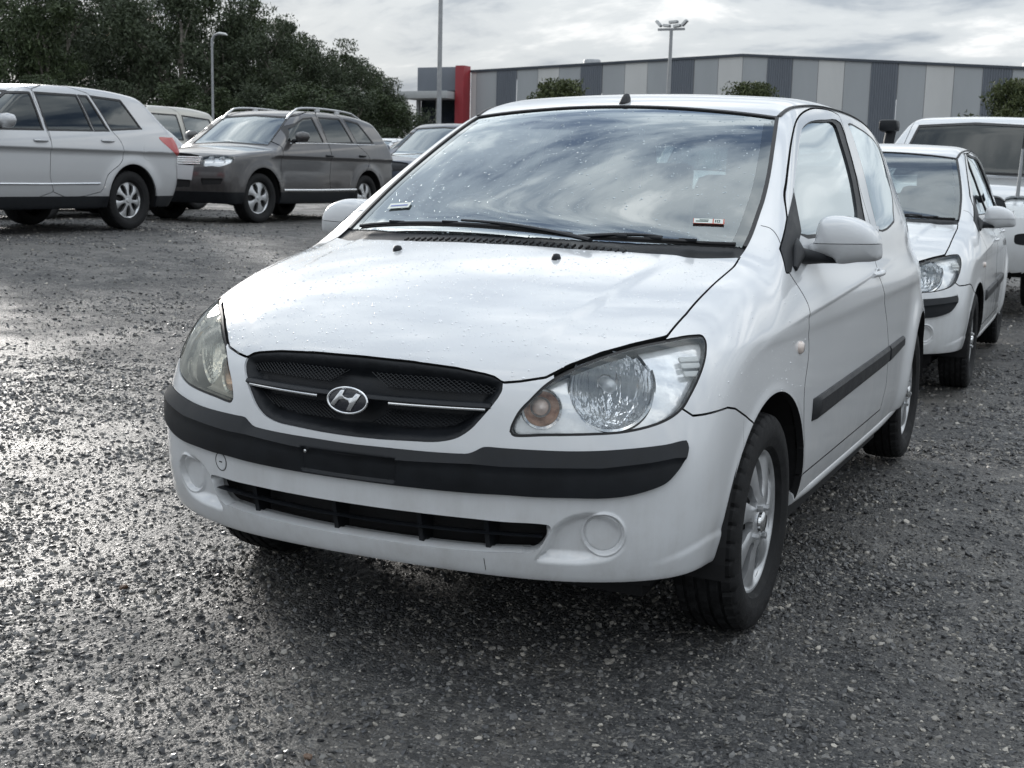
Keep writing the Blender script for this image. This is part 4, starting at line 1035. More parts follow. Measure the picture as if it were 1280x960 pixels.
            v = np.concatenate(rows); f = [(i*n+j, i*n+j+1, (i+1)*n+j+1, (i+1)*n+j) for i in range(5) for j in range(n-1)]+[tuple(i*n for i in range(6)), tuple(i*n+n-1 for i in range(6))[::-1]]
            mesh_obj('rub_strip', v, f if s < 0 else [q[::-1] for q in f], M_PLASTIC, par, True, sharp=25)
        if doors == 3:
            rub(d_, 1.163, 2.378, .006, False); rub(shell, 2.388, 2.735, .0, True)
        else:
            rub(d_, 1.163, 1.972, .006, False); rub([c for c in root.children if c.name.split('.')[0] == 'rear_door'][0 if s > 0 else 1], 1.992, 2.66, 0, True)
        wg = [c for c in root.children if c.name.split('.')[0] == 'front_wing'][0 if s > 0 else 1]
        p = surf(s*.82, 1.000, .7275); mb = MB(); mb.lathe([(.0005, .011), (.013, .010), (.0185, .005), (.020, -.003)], 'x', 20); mb.v = [(p[0]+s*v[0], p[1]+v[1]*1.25, p[2]+v[2]*.95) for v in mb.v]; mb.obj('side_repeater', M_REPEATER, wg, True, 60)
        # wheel-arch liners
        for (c, r) in ((WF, .352), ((3.22, .30), .348)):
            mb = MB(); a = np.linspace(.02, math.pi+.2, 28); n = len(a); v = []
            for x in (.45, .802):
                v += [(s*x, c[0]+r*math.cos(t), c[1]+r*math.sin(t)) for t in a]
            v += [(s*.45, c[0], c[1]-.12)]
            mb.add(v, [(i, i+1, n+i+1, n+i) for i in range(n-1)]+[(i, i+1, 2*n) for i in range(n-1)]); mb.obj('arch_liner', M_BLACK, shell, fix=False)
        # sill
        mb = MB(); P = np.array([(s*np.interp(y, [1.06, 1.3, 2.5, 2.86], [.780, .790, .790, .785]), y, np.interp(y, [1.06, 2.5, 2.86], [.275, .266, .272])) for y in np.linspace(1.10, 2.84, 20)]); mb.tube(P, .021, 10); mb.obj('sill', M_WHITE, shell, True, 60)
    for s in (1, -1):
        P = curve(np.array(GETZ_F['pillarseam']), 4, False); 
        for _ in range(4): P = P-F_hatch(P)[:, None]*unit(grad(F_hatch, P))
        mb = MB(); mb.tube(P*[s, 1, 1], .0011, 5); mb.obj('pillar_joint', M_RUBBER, shell)
    # windscreen labels
    if hero:
        wsg = find('windscreen')
        def label(q, mat, off, nm, par):
            P = np.array([on_ws(x, y, off) for x, y in q]); return mesh_obj(nm, P, [(0, 1, 2, 3)], mat, par, False)
        q = [(.484, 1.040), (.566, 1.071), (.560, 1.092), (.478, 1.061)]
        sub = lambda a0, a1, b0, b1: [tuple(np.array(q[0])*(1-a)*(1-b)+np.array(q[1])*a*(1-b)+np.array(q[2])*a*b+np.array(q[3])*(1-a)*b) for a, b in ((a0, b0), (a1, b0), (a1, b1), (a0, b1))]
        lb = label(sub(0, 1, 0, 1), M_PAPERR, .0012, 'registration_label', wsg)
        label(sub(.02, .62, .05, .95), M_PAPER, .0018, 'label_field', lb); label(sub(.66, .96, .06, .94), M_PAPER, .0018, 'label_field', lb)
        for (a0, a1) in ((.70, .735),): label(sub(a0, a1, .25, .75), M_INK, .0023, 'label_digit', lb)
        for s_ in ((.76, .785, .25, .75), (.835, .86, .25, .75), (.76, .86, .25, .36), (.76, .86, .64, .75)): label(sub(*s_), M_INK, .0024, 'label_digit', lb)
        label(sub(.08, .48, .3, .5), M_INK, .0023, 'label_print', lb); label(sub(.2, .5, .6, .75), M_INK, .0023, 'label_print', lb)
        q = [(-.545, 1.075), (-.455, 1.055), (-.462, 1.085), (-.550, 1.105)]
        lb = label(q, M_PAPER, .0012, 'service_label', wsg)
        q = q; label(sub(.1, .9, .35, .6), simple('label_blue', (.12, .16, .4), .6), .002, 'label_print', lb)
        q = [(-.045, 1.548), (.0, 1.548), (.0, 1.565), (-.045, 1.565)]
    interior(root, hero)

def frame(n):
    a = unit(np.cross([0, 0, 1.0], n)) if abs(n[2]) < .95 else np.array([1.0, 0, 0]); b = np.cross(n, a); return np.stack([a, b, n], 1)
M_REPEATER = simple('repeater_lens', (.72, .62, .56), .2, coat=1)

MIRROR_OUT = np.array([(0.757, 0.9576), (0.7552, 0.9956), (0.769, 1.003), (0.7734, 1.0381), (0.7812, 1.064), (0.7978, 1.0761), (0.8289, 1.0808), (0.868, 1.0776), (0.9062, 1.0642), (0.9333, 1.0454), (0.9499, 1.0203), (0.9555, 0.9972), (0.9539, 0.9576), (0.8922, 0.9472), (0.84, 0.94), (0.8267, 0.9535)])      # outline from the front, x and z
def mirror_unit(root, door, s):
    q = MIRROR_OUT
    poly = curve(q, 4)
    cx = .85
    def F(P):
        d = poly_sdf(P[:, [0, 2]], poly, .2)
        bow = 1.275+1.6*(P[:, 0]-cx)**2+3.0*(P[:, 2]-1.02)**2
        return smax(smax(d, (bow-P[:, 1]), .055), P[:, 1]-1.385, .02)
    V, T_ = surfnet(F, (.70, 1.20, .89), (1.02, 1.44, 1.13), .0075, False, 3)
    zl = lambda V: V[:, 2]-(.998+(V[:, 0]-.76)*.03)
    V, T_ = split(V, T_, zl(V)); V, T_ = split(V, T_, zl(V)-.0012); V, T_ = split(V, T_, zl(V)+.0012)
    N = unit(grad(F, V)); c = V[T_].mean(1); z = zl(c)
    V = V*[s, 1, 1]; N = N*[s, 1, 1]; T_ = T_ if s > 0 else T_[:, ::-1]
    m = panel('door_mirror', V, N, T_[z > .0012], M_WHITE, door, .006)
    panel('mirror_lower_shell', V, N, T_[z < -.0012], M_WHITE3, m, .006)
    mb = MB()
    mb.tube([(s*.745, 1.19, .968), (s*.77, 1.24, .962), (s*.80, 1.30, .955), (s*.845, 1.335, .950)], [.036, .032, .020, .012], 12, True, .7); mb.obj('mirror_arm', M_PLASTIC, m, True, 60)
    mb = MB(); mb.tube([(s*.768, 1.09, .935), (s*.760, 1.15, .975), (s*.735, 1.22, 1.01)], [.010, .024, .010], 10); mb.obj('mirror_foot', M_PLASTIC, m, True, 60)
    mb = MB(); mb.box((s*.86, 1.387, 1.01), (.16, .003, .085)); mb.obj('mirror_glass', M_CHROME, m)
M_WHITE3 = simple('white_plastic_shaded', (.52, .53, .54), .5, var=.06)  # shade on the mirror's lower half, painted as a greyer white

def interior(root, hero):
    # dashboard, seats, wheel, shelf and floor
    mb = MB(); prof = [(.86, .74), (.87, .945), (1.02, .965), (1.25, .955), (1.36, .90), (1.38, .74)]
    mb.prism(prof, 'x', -.60, .60); mb.obj('dashboard', M_DASH, root, bevel=.02)
    mb = MB(); mb.box((0, 2.25, .36), (1.35, 2.5, .05)); mb.obj('floor_pan', M_BLACK, root)
    for x in (-.37, .37):
        st = seat(x, 1.95, root)
    mb = MB(); mb.box((0, 2.85, .62), (1.2, .5, .2)); rs = mb.obj('rear_bench', M_SEAT, root, bevel=.04)
    mb = MB(); mb.box((0, 3.12, .86), (1.2, .16, .55), rotx(-.25)); mb.obj('bench_back', M_SEAT, rs, bevel=.05)
    for x in (-.33, .33):
        mb = MB(); mb.box((x, 3.18, 1.17), (.24, .09, .15), rotx(-.2)); mb.obj('headrest', M_SEAT, rs, bevel=.035)
    c = np.array([-.37, 1.43, .93]); fr = frame(unit(np.array([0, .9, .45]))); a = np.linspace(0, 2*np.pi, 33)
    mb = MB(); mb.tube([c+fr@np.array([.185*math.cos(t), .185*math.sin(t), 0]) for t in a], .015, 8, False); sw = mb.obj('steering_wheel', M_DASH, root, True)
    mb = MB(); mb.box(c, (.34, .05, .025), fr); mb.box(c+fr@np.array([0, .06, 0]), (.11, .15, .03), fr); mb.obj('wheel_hub', M_DASH, sw)
    mb = MB(); mb.box((0, 1.625, 1.325), (.23, .025, .06)); mb.obj('rear_view_mirror', M_DASH, root, bevel=.01)

def seat(x, y, root):
    mb = MB(); mb.box((x, y-.18, .60), (.48, .5, .16)); s_ = mb.obj('front_seat', M_SEAT, root, bevel=.05)
    mb = MB(); mb.box((x, y+.12, .90), (.46, .14, .60), rotx(-.28)); mb.obj('seat_back', M_SEAT, s_, bevel=.05)
    mb = MB(); mb.box((x, y+.235, 1.225), (.26, .10, .19), rotx(-.15)); mb.obj('headrest', M_SEAT, s_, bevel=.04)
    return s_

def make_hatch(name, label, doors, h, loc, rz, hero, group):
    root = empty(name, label, 'car', loc, rz, group)
    V, N, T, L = hatch_body(root, h, doors, M_WHITE if hero else M_WHITE2, hero)
    hatch_fittings(root, doors, V, N, T, L, hero)
    wh = make_wheel('wheel', root, .291, .168, .187, 'cover')
    place_wheels(root, wh, [(.722, WF[0], .287, 1, .0), (.718, WR[0], .287, 1, 0), (-.722, WF[0], .287, -1, 0), (-.718, WR[0], .287, -1, 0)])
    return root, (V, N, T, L)

def droplets(root, V, N, T, L, lab, par, n, r0, r1, seed, off=0.0, mat=None):
    """beads of rain: small domes scattered over a panel"""
    g = np.random.default_rng(seed); t = T[np.isin(L, lab)]
    ar = np.linalg.norm(np.cross(V[t[:, 1]]-V[t[:, 0]], V[t[:, 2]]-V[t[:, 0]]), axis=1); i = g.choice(len(t), n, p=ar/ar.sum())
    w = g.dirichlet((1, 1, 1), n); P = (V[t[i]]*w[:, :, None]).sum(1); Nn = unit((N[t[i]]*w[:, :, None]).sum(1)); P = P+Nn*off
    s = g.choice([-1, 1], n); P[:, 0] *= s; Nn[:, 0] *= s
    a = unit(np.cross(Nn, [0.0, 1, .3])); b = np.cross(Nn, a); r = (r0+(r1-r0)*g.random(n)**4)[:, None]
    th = np.arange(6)*math.pi/3; rings = []
    for rad, h in ((1.0, -.02), (.72, .36)):
        for k in th: rings.append(P+r*(rad*(1+.15*math.sin(2*k))*(math.cos(k)*a+math.sin(k)*b)+h*Nn))
    rings.append(P+r*.52*Nn); Q = np.stack(rings, 1)
    f = [(k, (k+1) % 6, 6+(k+1) % 6) for k in range(6)]+[(k, 6+(k+1) % 6, 6+k) for k in range(6)]+[(6+k, 6+(k+1) % 6, 12) for k in range(6)]
    F_ = (np.array(f)[None]+13*np.arange(n)[:, None, None]).reshape(-1, 3)
    return tag(mesh_obj('rain_beads', Q.reshape(-1, 3), F_, mat or M_RAINGLINT, par, True), kind='stuff')
M_RAINGLINT = simple('rain_glint_white', (.80, .82, .84), .06, spec=1.0, coat=1.0)  # opaque white stands in for the bright glint of clear drops
M_WATERG = glass('rain_on_glass', (.90, .93, .94), 1.6)
# ======================= other parked cars =======================
def car_field(s):
    S = {k: Spl(*s[k]) for k in ('yf', 'zh', 'zr', 'yr', 'wp', 'ws')}
    y0, z0, sl, cx = s['screen']; belt = s['belt']; tum = s['tum']; c = s['bow']
    (aF, aR), zc, R = s['axles'], s['R'], s['R']
    k1, k2, k3 = s.get('k', (.2, .14, .1))
    def F(P):
        x = softabs(P[..., 0], 1e-4); y = P[..., 1]; z = P[..., 2]
        front = (S['yf'](z)+c*x*x+c**3*x**4-y)/np.sqrt(1+(2*c*x+4*c**3*x**3)**2)
        t = z-s['crease']; up = .5*(t+softabs(t, .03))
        rF = np.hypot(y-aF, z-zc); rR = np.hypot(y-aR, z-zc)
        fl = s['flare']*(np.exp(-((rF-R-.08)/.09)**2)+np.exp(-((rR-R-.08)/.09)**2))*sstep((z-.2)/.25)
        side = (x-(S['wp'](y)-S['ws'](z)-.16*up+fl))*.98
        top = (z-(S['zh'](y)-s['crown']*x*x))*.95
        rear = (y-S['yr'](z)+.07*x*x)*.97
        body = smax(front, side, k1); body = smax(body, top, k2); body = smax(body, rear, .18); body = smax(body, s['floor']-z, .05)
        W0 = S['wp'](y)-s['inset']
        dz = z-belt
        sg = (x-(W0-tum*dz-.16*np.maximum(dz, 0)**2))*.95
        ws = (y0+(z-z0)*sl+cx*x*x-y)/math.sqrt(1+sl*sl)
        roof = z-(S['zr'](y)-.05*x*x)
        g = smax(sg, ws, .07); g = smax(g, roof, s.get('kroof', .12)); g = smax(g, rear, .14); g = smax(g, belt-.2-z, .03)
        return smin(body, g, k3)
    return F

def make_car(name, label, s, loc, rz, group=None, h=.025):
    root = empty(name, label, 'car', loc, rz, group)
    F = car_field(s); P = s['paint']; W = s['W']; L_ = s['L']; aF, aR = s['axles']; R = s['R']; belt = s['belt']
    V, T = surfnet(F, (-.01, -.15, s['floor']-.06), (W+.12, L_+.15, s['H']+.10), h)
    xs = lambda y: np.interp(y, [s['screen'][0], s['screen'][0]+.9, L_-.4], [W-.24, W-.36, W-.36])
    sidef = lambda poly: (lambda Q: np.maximum(poly_sdf(YZ(Q), np.array(poly, float), .15), xs(Q[:, 1])-np.abs(Q[:, 0])))
    frontf = lambda poly: (lambda Q: np.maximum(poly_sdf(UZ(Q), curve(poly, 4), .15), Q[:, 1]-1.2))
    fields = []       # (label, field, inset)
    y0, z0, sl, cx = s['screen']; zt = s['screen_top']; wt, wb = s['screen_w']
    def f_ws(Q):
        z = Q[:, 2]; hw = np.interp(z, [z0, zt], [wb, wt])
        return np.maximum.reduce([np.abs(Q[:, 0])-hw, z0+.02-.05*np.abs(Q[:, 0])-z, z-zt-.02+.05*np.abs(Q[:, 0]), Q[:, 1]-(y0+(z-z0)*sl+cx*Q[:, 0]**2+.12)])
    fields.append(('screen', f_ws))
    zr0, zr1, rww = s['rear_win']
    fields.append(('rearwin', lambda Q: np.maximum.reduce([np.abs(Q[:, 0])-rww+.2*(Q[:, 2]-zr0), zr0-Q[:, 2], Q[:, 2]-zr1, L_-1.2-Q[:, 1]])))
    for i, p in enumerate(s['doors']): fields.append(('door%d' % i, sidef(curve(p, 3))))
    for i, p in enumerate(s['windows']): fields.append(('win%d' % i, sidef(p)))
    for nm, p in s.get('front', {}).items(): fields.append((nm, frontf(p)))
    for nm, p in s.get('side', {}).items(): fields.append((nm, (lambda p: (lambda Q: np.maximum(poly_sdf(YZ(Q), curve(p, 4), .15), .3-np.abs(Q[:, 0]))))(p)))
    arch = lambda c: (lambda Q: np.maximum(np.hypot(Q[:, 1]-c, Q[:, 2]-R)-s['arch'], W*.6-np.abs(Q[:, 0])))
    clad = s.get('clad', 0); g = .004
    for c in (aF, aR): V, T = split(V, T, arch(c)(V))
    if clad: V, T = split(V, T, V[:, 2]-clad)
    for nm, f in fields:
        V, T = split(V, T, f(V))
        if nm.startswith('door'): V, T = split(V, T, f(V)+g); V, T = split(V, T, f(V)-g)
        if nm == 'screen' or nm.startswith('win'): V, T = split(V, T, f(V)+.024)
    G = grad(F, V); V = V-np.clip(F(V), -.01, .01)[:, None]*G/np.maximum((G*G).sum(1), .1)[:, None]
    V[np.abs(V[:, 0]) < 1e-5, 0] = 0
    N = unit(grad(F, V)); N[V[:, 0] == 0, 0] = 0; N = unit(N)
    C = V[T].mean(1); NC = N[T].mean(1); L = np.full(len(T), 'shell', dtype='U24')
    for nm, f in fields:
        v = f(C)
        if nm.startswith('door'): L[v < -g] = nm; L[np.abs(v) < g] = 'none'
        elif nm.startswith('win'): L[v < 0] = 'seal'+nm[3:]; L[v < -.024] = nm
        elif nm == 'screen': L[v < 0] = 'wseal'; L[v < -.024] = nm
        else: L[v < 0] = nm
    if clad: L[(C[:, 2] < clad) & ~np.isin(L, list(s.get('front', {})))] = 'clad'
    L[(NC[:, 2] < -.6) & (C[:, 2] < s['floor']+.12)] = 'under'
    for c in (aF, aR): L[arch(c)(C) < 0] = 'none'
    tri = lambda *a: T[np.isin(L, a)]
    sh = panel('body_shell', V, N, tri('shell'), P, root, .02, 'join')
    if clad: panel('lower_clad_shade', V+N*.004, N, tri('clad'), s.get('cladmat', M_PLASTIC), root, .02, 'join')  # plastic cladding; on the silver car, painted shade below the sill
    mb = MB(); mb.box((0, L_/2, s['floor']+.03), (2*W-.30, L_-.5, .03)); mb.obj('underbody', M_BLACK, root)
    wsg = panel('windscreen', V-N*.006, N, tri('screen'), s.get('glass_front', M_GLASS), root, 0, 'join')
    panel('windscreen_seal', V-N*.002, N, tri('wseal'), M_RUBBER, wsg, .01, 'join')
    panel('rear_window', V-N*.004, N, tri('rearwin'), s.get('glass', M_TINT), root, 0, 'join')
    nd = len(s['doors'])
    for mir in (None, 'flip'):
        par = []
        for i in range(nd):
            t = tri('door%d' % i)
            par.append(panel('door', V, N, t, P, root, .02, mir) if len(t) else sh)
        for i in range(len(s['windows'])):
            pp = par[s['win_of'][i]] if s['win_of'][i] is not None else root
            t = tri('win%d' % i)
            if len(t):
                gl = panel('side_window', V-N*.008, N, t, s.get('glass', M_TINT), pp, 0, mir)
                t = tri('seal%d' % i)
                if len(t) and pp is root: panel('window_seal', V-N*.002, N, t, M_RUBBER, gl, .01, mir)
                elif len(t): panel('window_seal', V-N*.002, N, t, M_RUBBER, pp, .01, mir)
        for nm in s.get('side', {}):
            t = tri(nm)
            if len(t): panel(nm.rstrip('0123456789'), V+N*.002, N, t, s['partmat'][nm], root, .012, mir)
        for nm in s.get('front', {}):
            t = tri(nm)
            if not len(t): continue
            if nm == 'headlamp':
                hl = panel('headlamp', V-N*.002, N, t, M_LENS, root, 0, mir)
                panel('lamp_bezel', V-N*.045, N, t, M_LAMPCHROME, hl, 0, mir)
                for k, (du, dz, r) in enumerate(s.get('bowls', ())):
                    sx = 1 if mir is None else -1
                    cen = V[np.unique(t)].mean(0); x = cen[0]+du; q = np.array([[x, cen[1], cen[2]+dz]])
                    for _ in range(8):
                        f = F(q); gg = (F(q+[0, 1e-3, 0])-f)/1e-3; q[:, 1] -= np.clip(f/np.minimum(gg, -.3), -.1, .1)
                    q = q[0]+[0, .045, 0]
                    mb = MB(); mb.lathe([(r, -.012)]+[(r*a, .05*(1-a*a)) for a in np.linspace(1, .05, 8)], 'y', 20, (sx*q[0], q[1], q[2])); mb.obj('lamp_reflector', M_REFLECTOR, hl, True, 60)
            else:
                off = s.get('partoff', {}).get(nm, -.02)
                panel(nm.rstrip('0123456789'), V+N*off, N, t, s['partmat'][nm], root, .02 if off > 0 else 0, mir)
    # arches, wheels
    for sx in (1, -1):
        for c in (aF, aR):
            mb = MB(); a = np.linspace(-.2, math.pi+.2, 22); n = len(a); v = []
            for x in (W-.42, W-.035): v += [(sx*x, c+(s['arch']+.008)*math.cos(t), R+(s['arch']+.008)*math.sin(t)) for t in a]
            v += [(sx*(W-.42), c, R-.15)]
            mb.add(v, [(i, i+1, n+i+1, n+i) for i in range(n-1)]+[(i, i+1, 2*n) for i in range(n-1)]); mb.obj('arch_liner', M_BLACK, sh, fix=False)
    wh = make_wheel('wheel', root, R, s['tyre_w'], s['rim'], s['wheel'])
    xw = W-s['tyre_w']*.5-.045
    place_wheels(root, wh, [(xw, aF, R-.004, 1, s.get('steer', 0)), (xw, aR, R-.004, 1, 0), (-xw, aF, R-.004, -1, s.get('steer', 0)), (-xw, aR, R-.004, -1, 0)])
    # cabin
    mb = MB(); mb.box((0, (y0+L_)/2-.1, s['floor']+.16), (2*W-.3, L_-y0-.6, .06)); mb.obj('floor_pan', M_BLACK, root)
    mb = MB(); mb.box((0, y0+.55, belt-.13), (2*W-.42, .5, .22)); mb.obj('dashboard', M_DASH, root, bevel=.04)
    for k, yy in enumerate(s['seats']):
        for x in (-.42, .42):
            mb = MB(); mb.box((x, yy+.1, belt-.22), (.5, .16, .62), rotx(-.22)); st = mb.obj('seat', M_SEAT, root, bevel=.05)
            mb = MB(); mb.box((x, yy+.22, belt+.18), (.28, .11, .2), rotx(-.15)); mb.obj('headrest', M_SEAT, st, bevel=.04)
    # mirrors
    ym, zm = s['mirror']
    for sx in (1, -1):
        xo = W-.05
        mb = MB(); mb.tube([(sx*(xo-.06), ym-.02, zm-.06), (sx*(xo+.05), ym, zm-.05)], [.035, .025], 8); m_ = mb.obj('mirror_arm', M_PLASTIC, root, True, 60)
        mb = MB(); mb.tube([(sx*(xo+.03), ym, zm), (sx*(xo+.05), ym-.005, zm+.004), (sx*(xo+.15), ym-.012, zm+.006), (sx*(xo+.22), ym+.01, zm), (sx*(xo+.245), ym+.02, zm-.01)], [.05, .085, .088, .075, .03], 14, True, .9)
        v = np.array(mb.v); v[:, 1] = ym+(v[:, 1]-ym)*.62; mb.v = [tuple(q) for q in v]; mb.obj('mirror_shell', s.get('mirrormat', P), m_, True, 60)
    def snapx(y, z, sx, off):
        q = np.array([[W-.05, y, z]])
        for _ in range(10): q[:, 0] -= np.clip(F(q), -.1, .1)
        return np.array([sx*(q[0, 0]+off), y, z])
    for sx in (1, -1):
        for (y, z) in s.get('handles', ()):
            mb = MB(); mb.tube([snapx(y-.1, z, sx, 0), snapx(y-.05, z, sx, .028), snapx(y+.05, z, sx, .028), snapx(y+.1, z, sx, 0)], .014, 8); mb.obj('door_handle', s.get('handlemat', P), root, True, 60)
        for (nm, pts, r, mt) in s.get('trims', ()):
            mb = MB(); mb.tube([snapx(y, z, sx, .002) for y, z in pts], r, 6); mb.obj(nm, mt, root, True, 60)
        if s.get('rails'):
            y1, y2, xr = s['rails']; ys = np.linspace(y1, y2, 16); q = np.stack([np.full(16, xr), ys, np.full(16, s['H'])], 1)
            for _ in range(10): q[:, 2] -= np.clip(F(q), -.1, .1)
            q[:, 0] *= sx; q[:, 2] += .055*np.clip(np.minimum(np.arange(16), 15-np.arange(16))/2.0, 0, 1)
            mb = MB(); mb.tube(q, .02, 8, True, .8); ra = mb.obj('roof_rail', M_SATIN, root, True, 60)
            for j in (6, 10): mb = MB(); mb.box(q[j]-[0, 0, .035], (.03, .12, .07)); mb.obj('rail_foot', M_SATIN, ra, bevel=.01)
    return root

def suv(**k):
    s = dict(W=.96, L=4.78, H=1.73, axles=(.93, 3.74), R=.365, arch=.435, tyre_w=.235, rim=.235, floor=.26, flare=.02,
        yf=([.2, .4, .6, .8, .95, 1.05], [.12, .03, 0, .03, .10, .22]), bow=.20, crown=.08,
        zh=([-.1, .1, .4, .9, 1.3, 1.8], [.84, .95, 1.03, 1.09, 1.12, 1.15]),
        zr=([1.8, 2.1, 2.5, 3.2, 3.8, 4.4], [1.52, 1.62, 1.68, 1.69, 1.66, 1.58]),
        yr=([.3, .5, .8, 1.05, 1.2, 1.4, 1.65], [4.62, 4.74, 4.78, 4.74, 4.66, 4.50, 4.26]),
        wp=([0, .6, 1.5, 3, 4, 4.78], [.93, .95, .96, .96, .945, .90]), ws=([.2, .4, .6, .9, 1.1], [.05, .012, 0, .006, .02]),
        screen=(1.28, 1.10, 1.62, .22), screen_top=1.585, screen_w=(.60, .72), belt=1.15, tum=.30, inset=.05, crease=1.0,
        rear_win=(1.16, 1.52, .68), doors=[], windows=[], win_of=[], wheel=(7, .5), seats=(2.3, 3.2), mirror=(1.72, 1.22), paint=M_SILVER, partmat={})
    s.update(k); return s
# ======================= setting: ground, building, poles, trees =======================
def ground_z(x, y):
    x = np.asarray(x, float); y = np.asarray(y, float)
    g = .40*sstep((-x-1.5)/8.5)*sstep((y+3)/11)
    g = g+.40*sstep((y-17)/18)*sstep((-x-3)/8)
    return g-.045*np.exp(-((x/2.2)**2+((y-6.6)/2.6)**2))
def vnoise(x, y, s, seed):
    r = np.random.default_rng(seed).random((256, 256)); x = x/s; y = y/s
    i = np.floor(x).astype(int); j = np.floor(y).astype(int); fx = x-i; fy = y-j
    fx = fx*fx*(3-2*fx); fy = fy*fy*(3-2*fy); g = lambda a, b: r[a % 256, b % 256]
    return (g(i, j)*(1-fx)+g(i+1, j)*fx)*(1-fy)+(g(i, j+1)*(1-fx)+g(i+1, j+1)*fx)*fy-.5
def relief(x, y):
    return .030*vnoise(x, y, 1.9, 1)+.016*vnoise(x, y, .55, 2)+.009*vnoise(x, y, .17, 3)+.005*vnoise(x, y, .07, 4)
def under_tyre(x, y):
    k = np.ones_like(x)
    for (a, b) in ((.72, .765), (.72, 3.22), (-.72, .765), (-.72, 3.22)):
        k = np.minimum(k, 1-np.exp(-(((x-a)/.16)**2+((y-b)/.16)**2)))
    return k

def ground_material():
    """packed wet gravel: two sizes of stones with fines between, broad damp patches"""
    m, nt, b = nodes('wet_gravel'); L = nt.links.new; N = nt.nodes.new
    def mth(op, a, c, d=None):
        k = N('ShaderNodeMath'); k.operation = op
        for i, v in enumerate((a, c, d)):
            if v is None: continue
            if isinstance(v, (int, float)): k.inputs[i].default_value = v
            else: L(v, k.inputs[i])
        return k.outputs[0]
    big = tex_noise(nt, .55, 5, .62, dist=.6); mid = tex_noise(nt, 2.6, 6, .68, dist=.3); fine = tex_noise(nt, 130, 5, .75); warp = tex_noise(nt, 40, 3, .6)
    tc = N('ShaderNodeTexCoord')
    def vor(scale):
        v = N('ShaderNodeTexVoronoi'); v.inputs['Scale'].default_value = scale; v.inputs['Randomness'].default_value = 1
        av = N('ShaderNodeVectorMath'); av.operation = 'SCALE'; cv = N('ShaderNodeCombineXYZ'); L(warp, cv.inputs[0]); L(fine, cv.inputs[1]); L(cv.outputs[0], av.inputs[0]); av.inputs['Scale'].default_value = .35/scale
        ad = N('ShaderNodeVectorMath'); ad.operation = 'ADD'; L(tc.outputs['Object'], ad.inputs[0]); L(av.outputs[0], ad.inputs[1]); L(ad.outputs[0], v.inputs['Vector'])
        sc_ = N('ShaderNodeSeparateColor'); L(v.outputs['Color'], sc_.inputs[0]); return v.outputs['Distance'], sc_.outputs[0], sc_.outputs[1]
    d1, c1, t1 = vor(64); d2, c2, t2 = vor(150)
    patch = mth('ADD', mth('MULTIPLY', big, .58), mth('MULTIPLY', mid, .42))
    silt_k = cramp(nt, patch, [(.44, 0.0), (.58, 1.0)])
    rmp = [(0, (.022, .023, .025)), (.45, (.055, .056, .058)), (.82, (.105, .104, .101)), (1, (.26, .245, .22))]
    s1 = cramp(nt, c1, rmp); s2 = cramp(nt, c2, rmp)
    mx0 = N('ShaderNodeMix'); mx0.data_type = 'RGBA'; L(cramp(nt, t1, [(.42, 0.0), (.5, 1.0)]), mx0.inputs[0]); L(s2, mx0.inputs[6]); L(s1, mx0.inputs[7])
    silt = cramp(nt, fine, [(.3, (.100, .094, .085)), (.7, (.21, .194, .172))])
    mx = N('ShaderNodeMix'); mx.data_type = 'RGBA'; L(mth('MULTIPLY', silt_k, .62), mx.inputs[0]); L(mx0.outputs[2], mx.inputs[6]); L(silt, mx.inputs[7]); tone = cramp(nt, tex_noise(nt, 7, 9, .72), [(.32, .55), (.5, .9), (.68, 1.35)])
    ml = N('ShaderNodeMix'); ml.data_type = 'RGBA'; ml.blend_type = 'MULTIPLY'; ml.inputs[0].default_value = 1.0; L(mx.outputs[2], ml.inputs[6]); L(tone, ml.inputs[7]); L(ml.outputs[2], b.inputs['Base Color'])
    L(cramp(nt, patch, [(.38, .68), (.48, .54), (.56, .33), (.66, .48)]), b.inputs['Roughness'])
    b.inputs['Specular IOR Level'].default_value = .55
    h1 = mth('MULTIPLY', mth('SUBTRACT', 1.0, mth('MULTIPLY', d1, d1)), mth('MULTIPLY_ADD', t1, 1.1, .2)); h2 = mth('MULTIPLY', mth('SUBTRACT', 1.0, mth('MULTIPLY', d2, d2)), mth('MULTIPLY_ADD', t2, .6, .15))
    rel = tex_noise(nt, 11, 4, .6)
    hh = mth('MULTIPLY_ADD', rel, 2.2, mth('ADD', mth('ADD', h1, h2), mth('MULTIPLY', fine, .5)))
    bu = bump(nt, b, hh, 1.0, .014)
    L(cramp(nt, silt_k, [(0, 1.0), (1, .72)]), bu.inputs['Strength'])
    return m
M_GROUND = ground_material()
def stone_material():
    m, nt, b = nodes('gravel_stone'); L = nt.links.new; N = nt.nodes.new
    oi = N('ShaderNodeObjectInfo')
    c = cramp(nt, oi.outputs['Random'], [(0, (.022, .022, .024)), (.45, (.060, .061, .063)), (.75, (.125, .122, .117)), (.93, (.24, .225, .20)), (1, (.42, .39, .34))]); L(c, b.inputs['Base Color'])
    r = cramp(nt, oi.outputs['Random'], [(0, .48), (.5, .28), (1, .5)]); L(r, b.inputs['Roughness'])
    return m
M_STONE = stone_material()

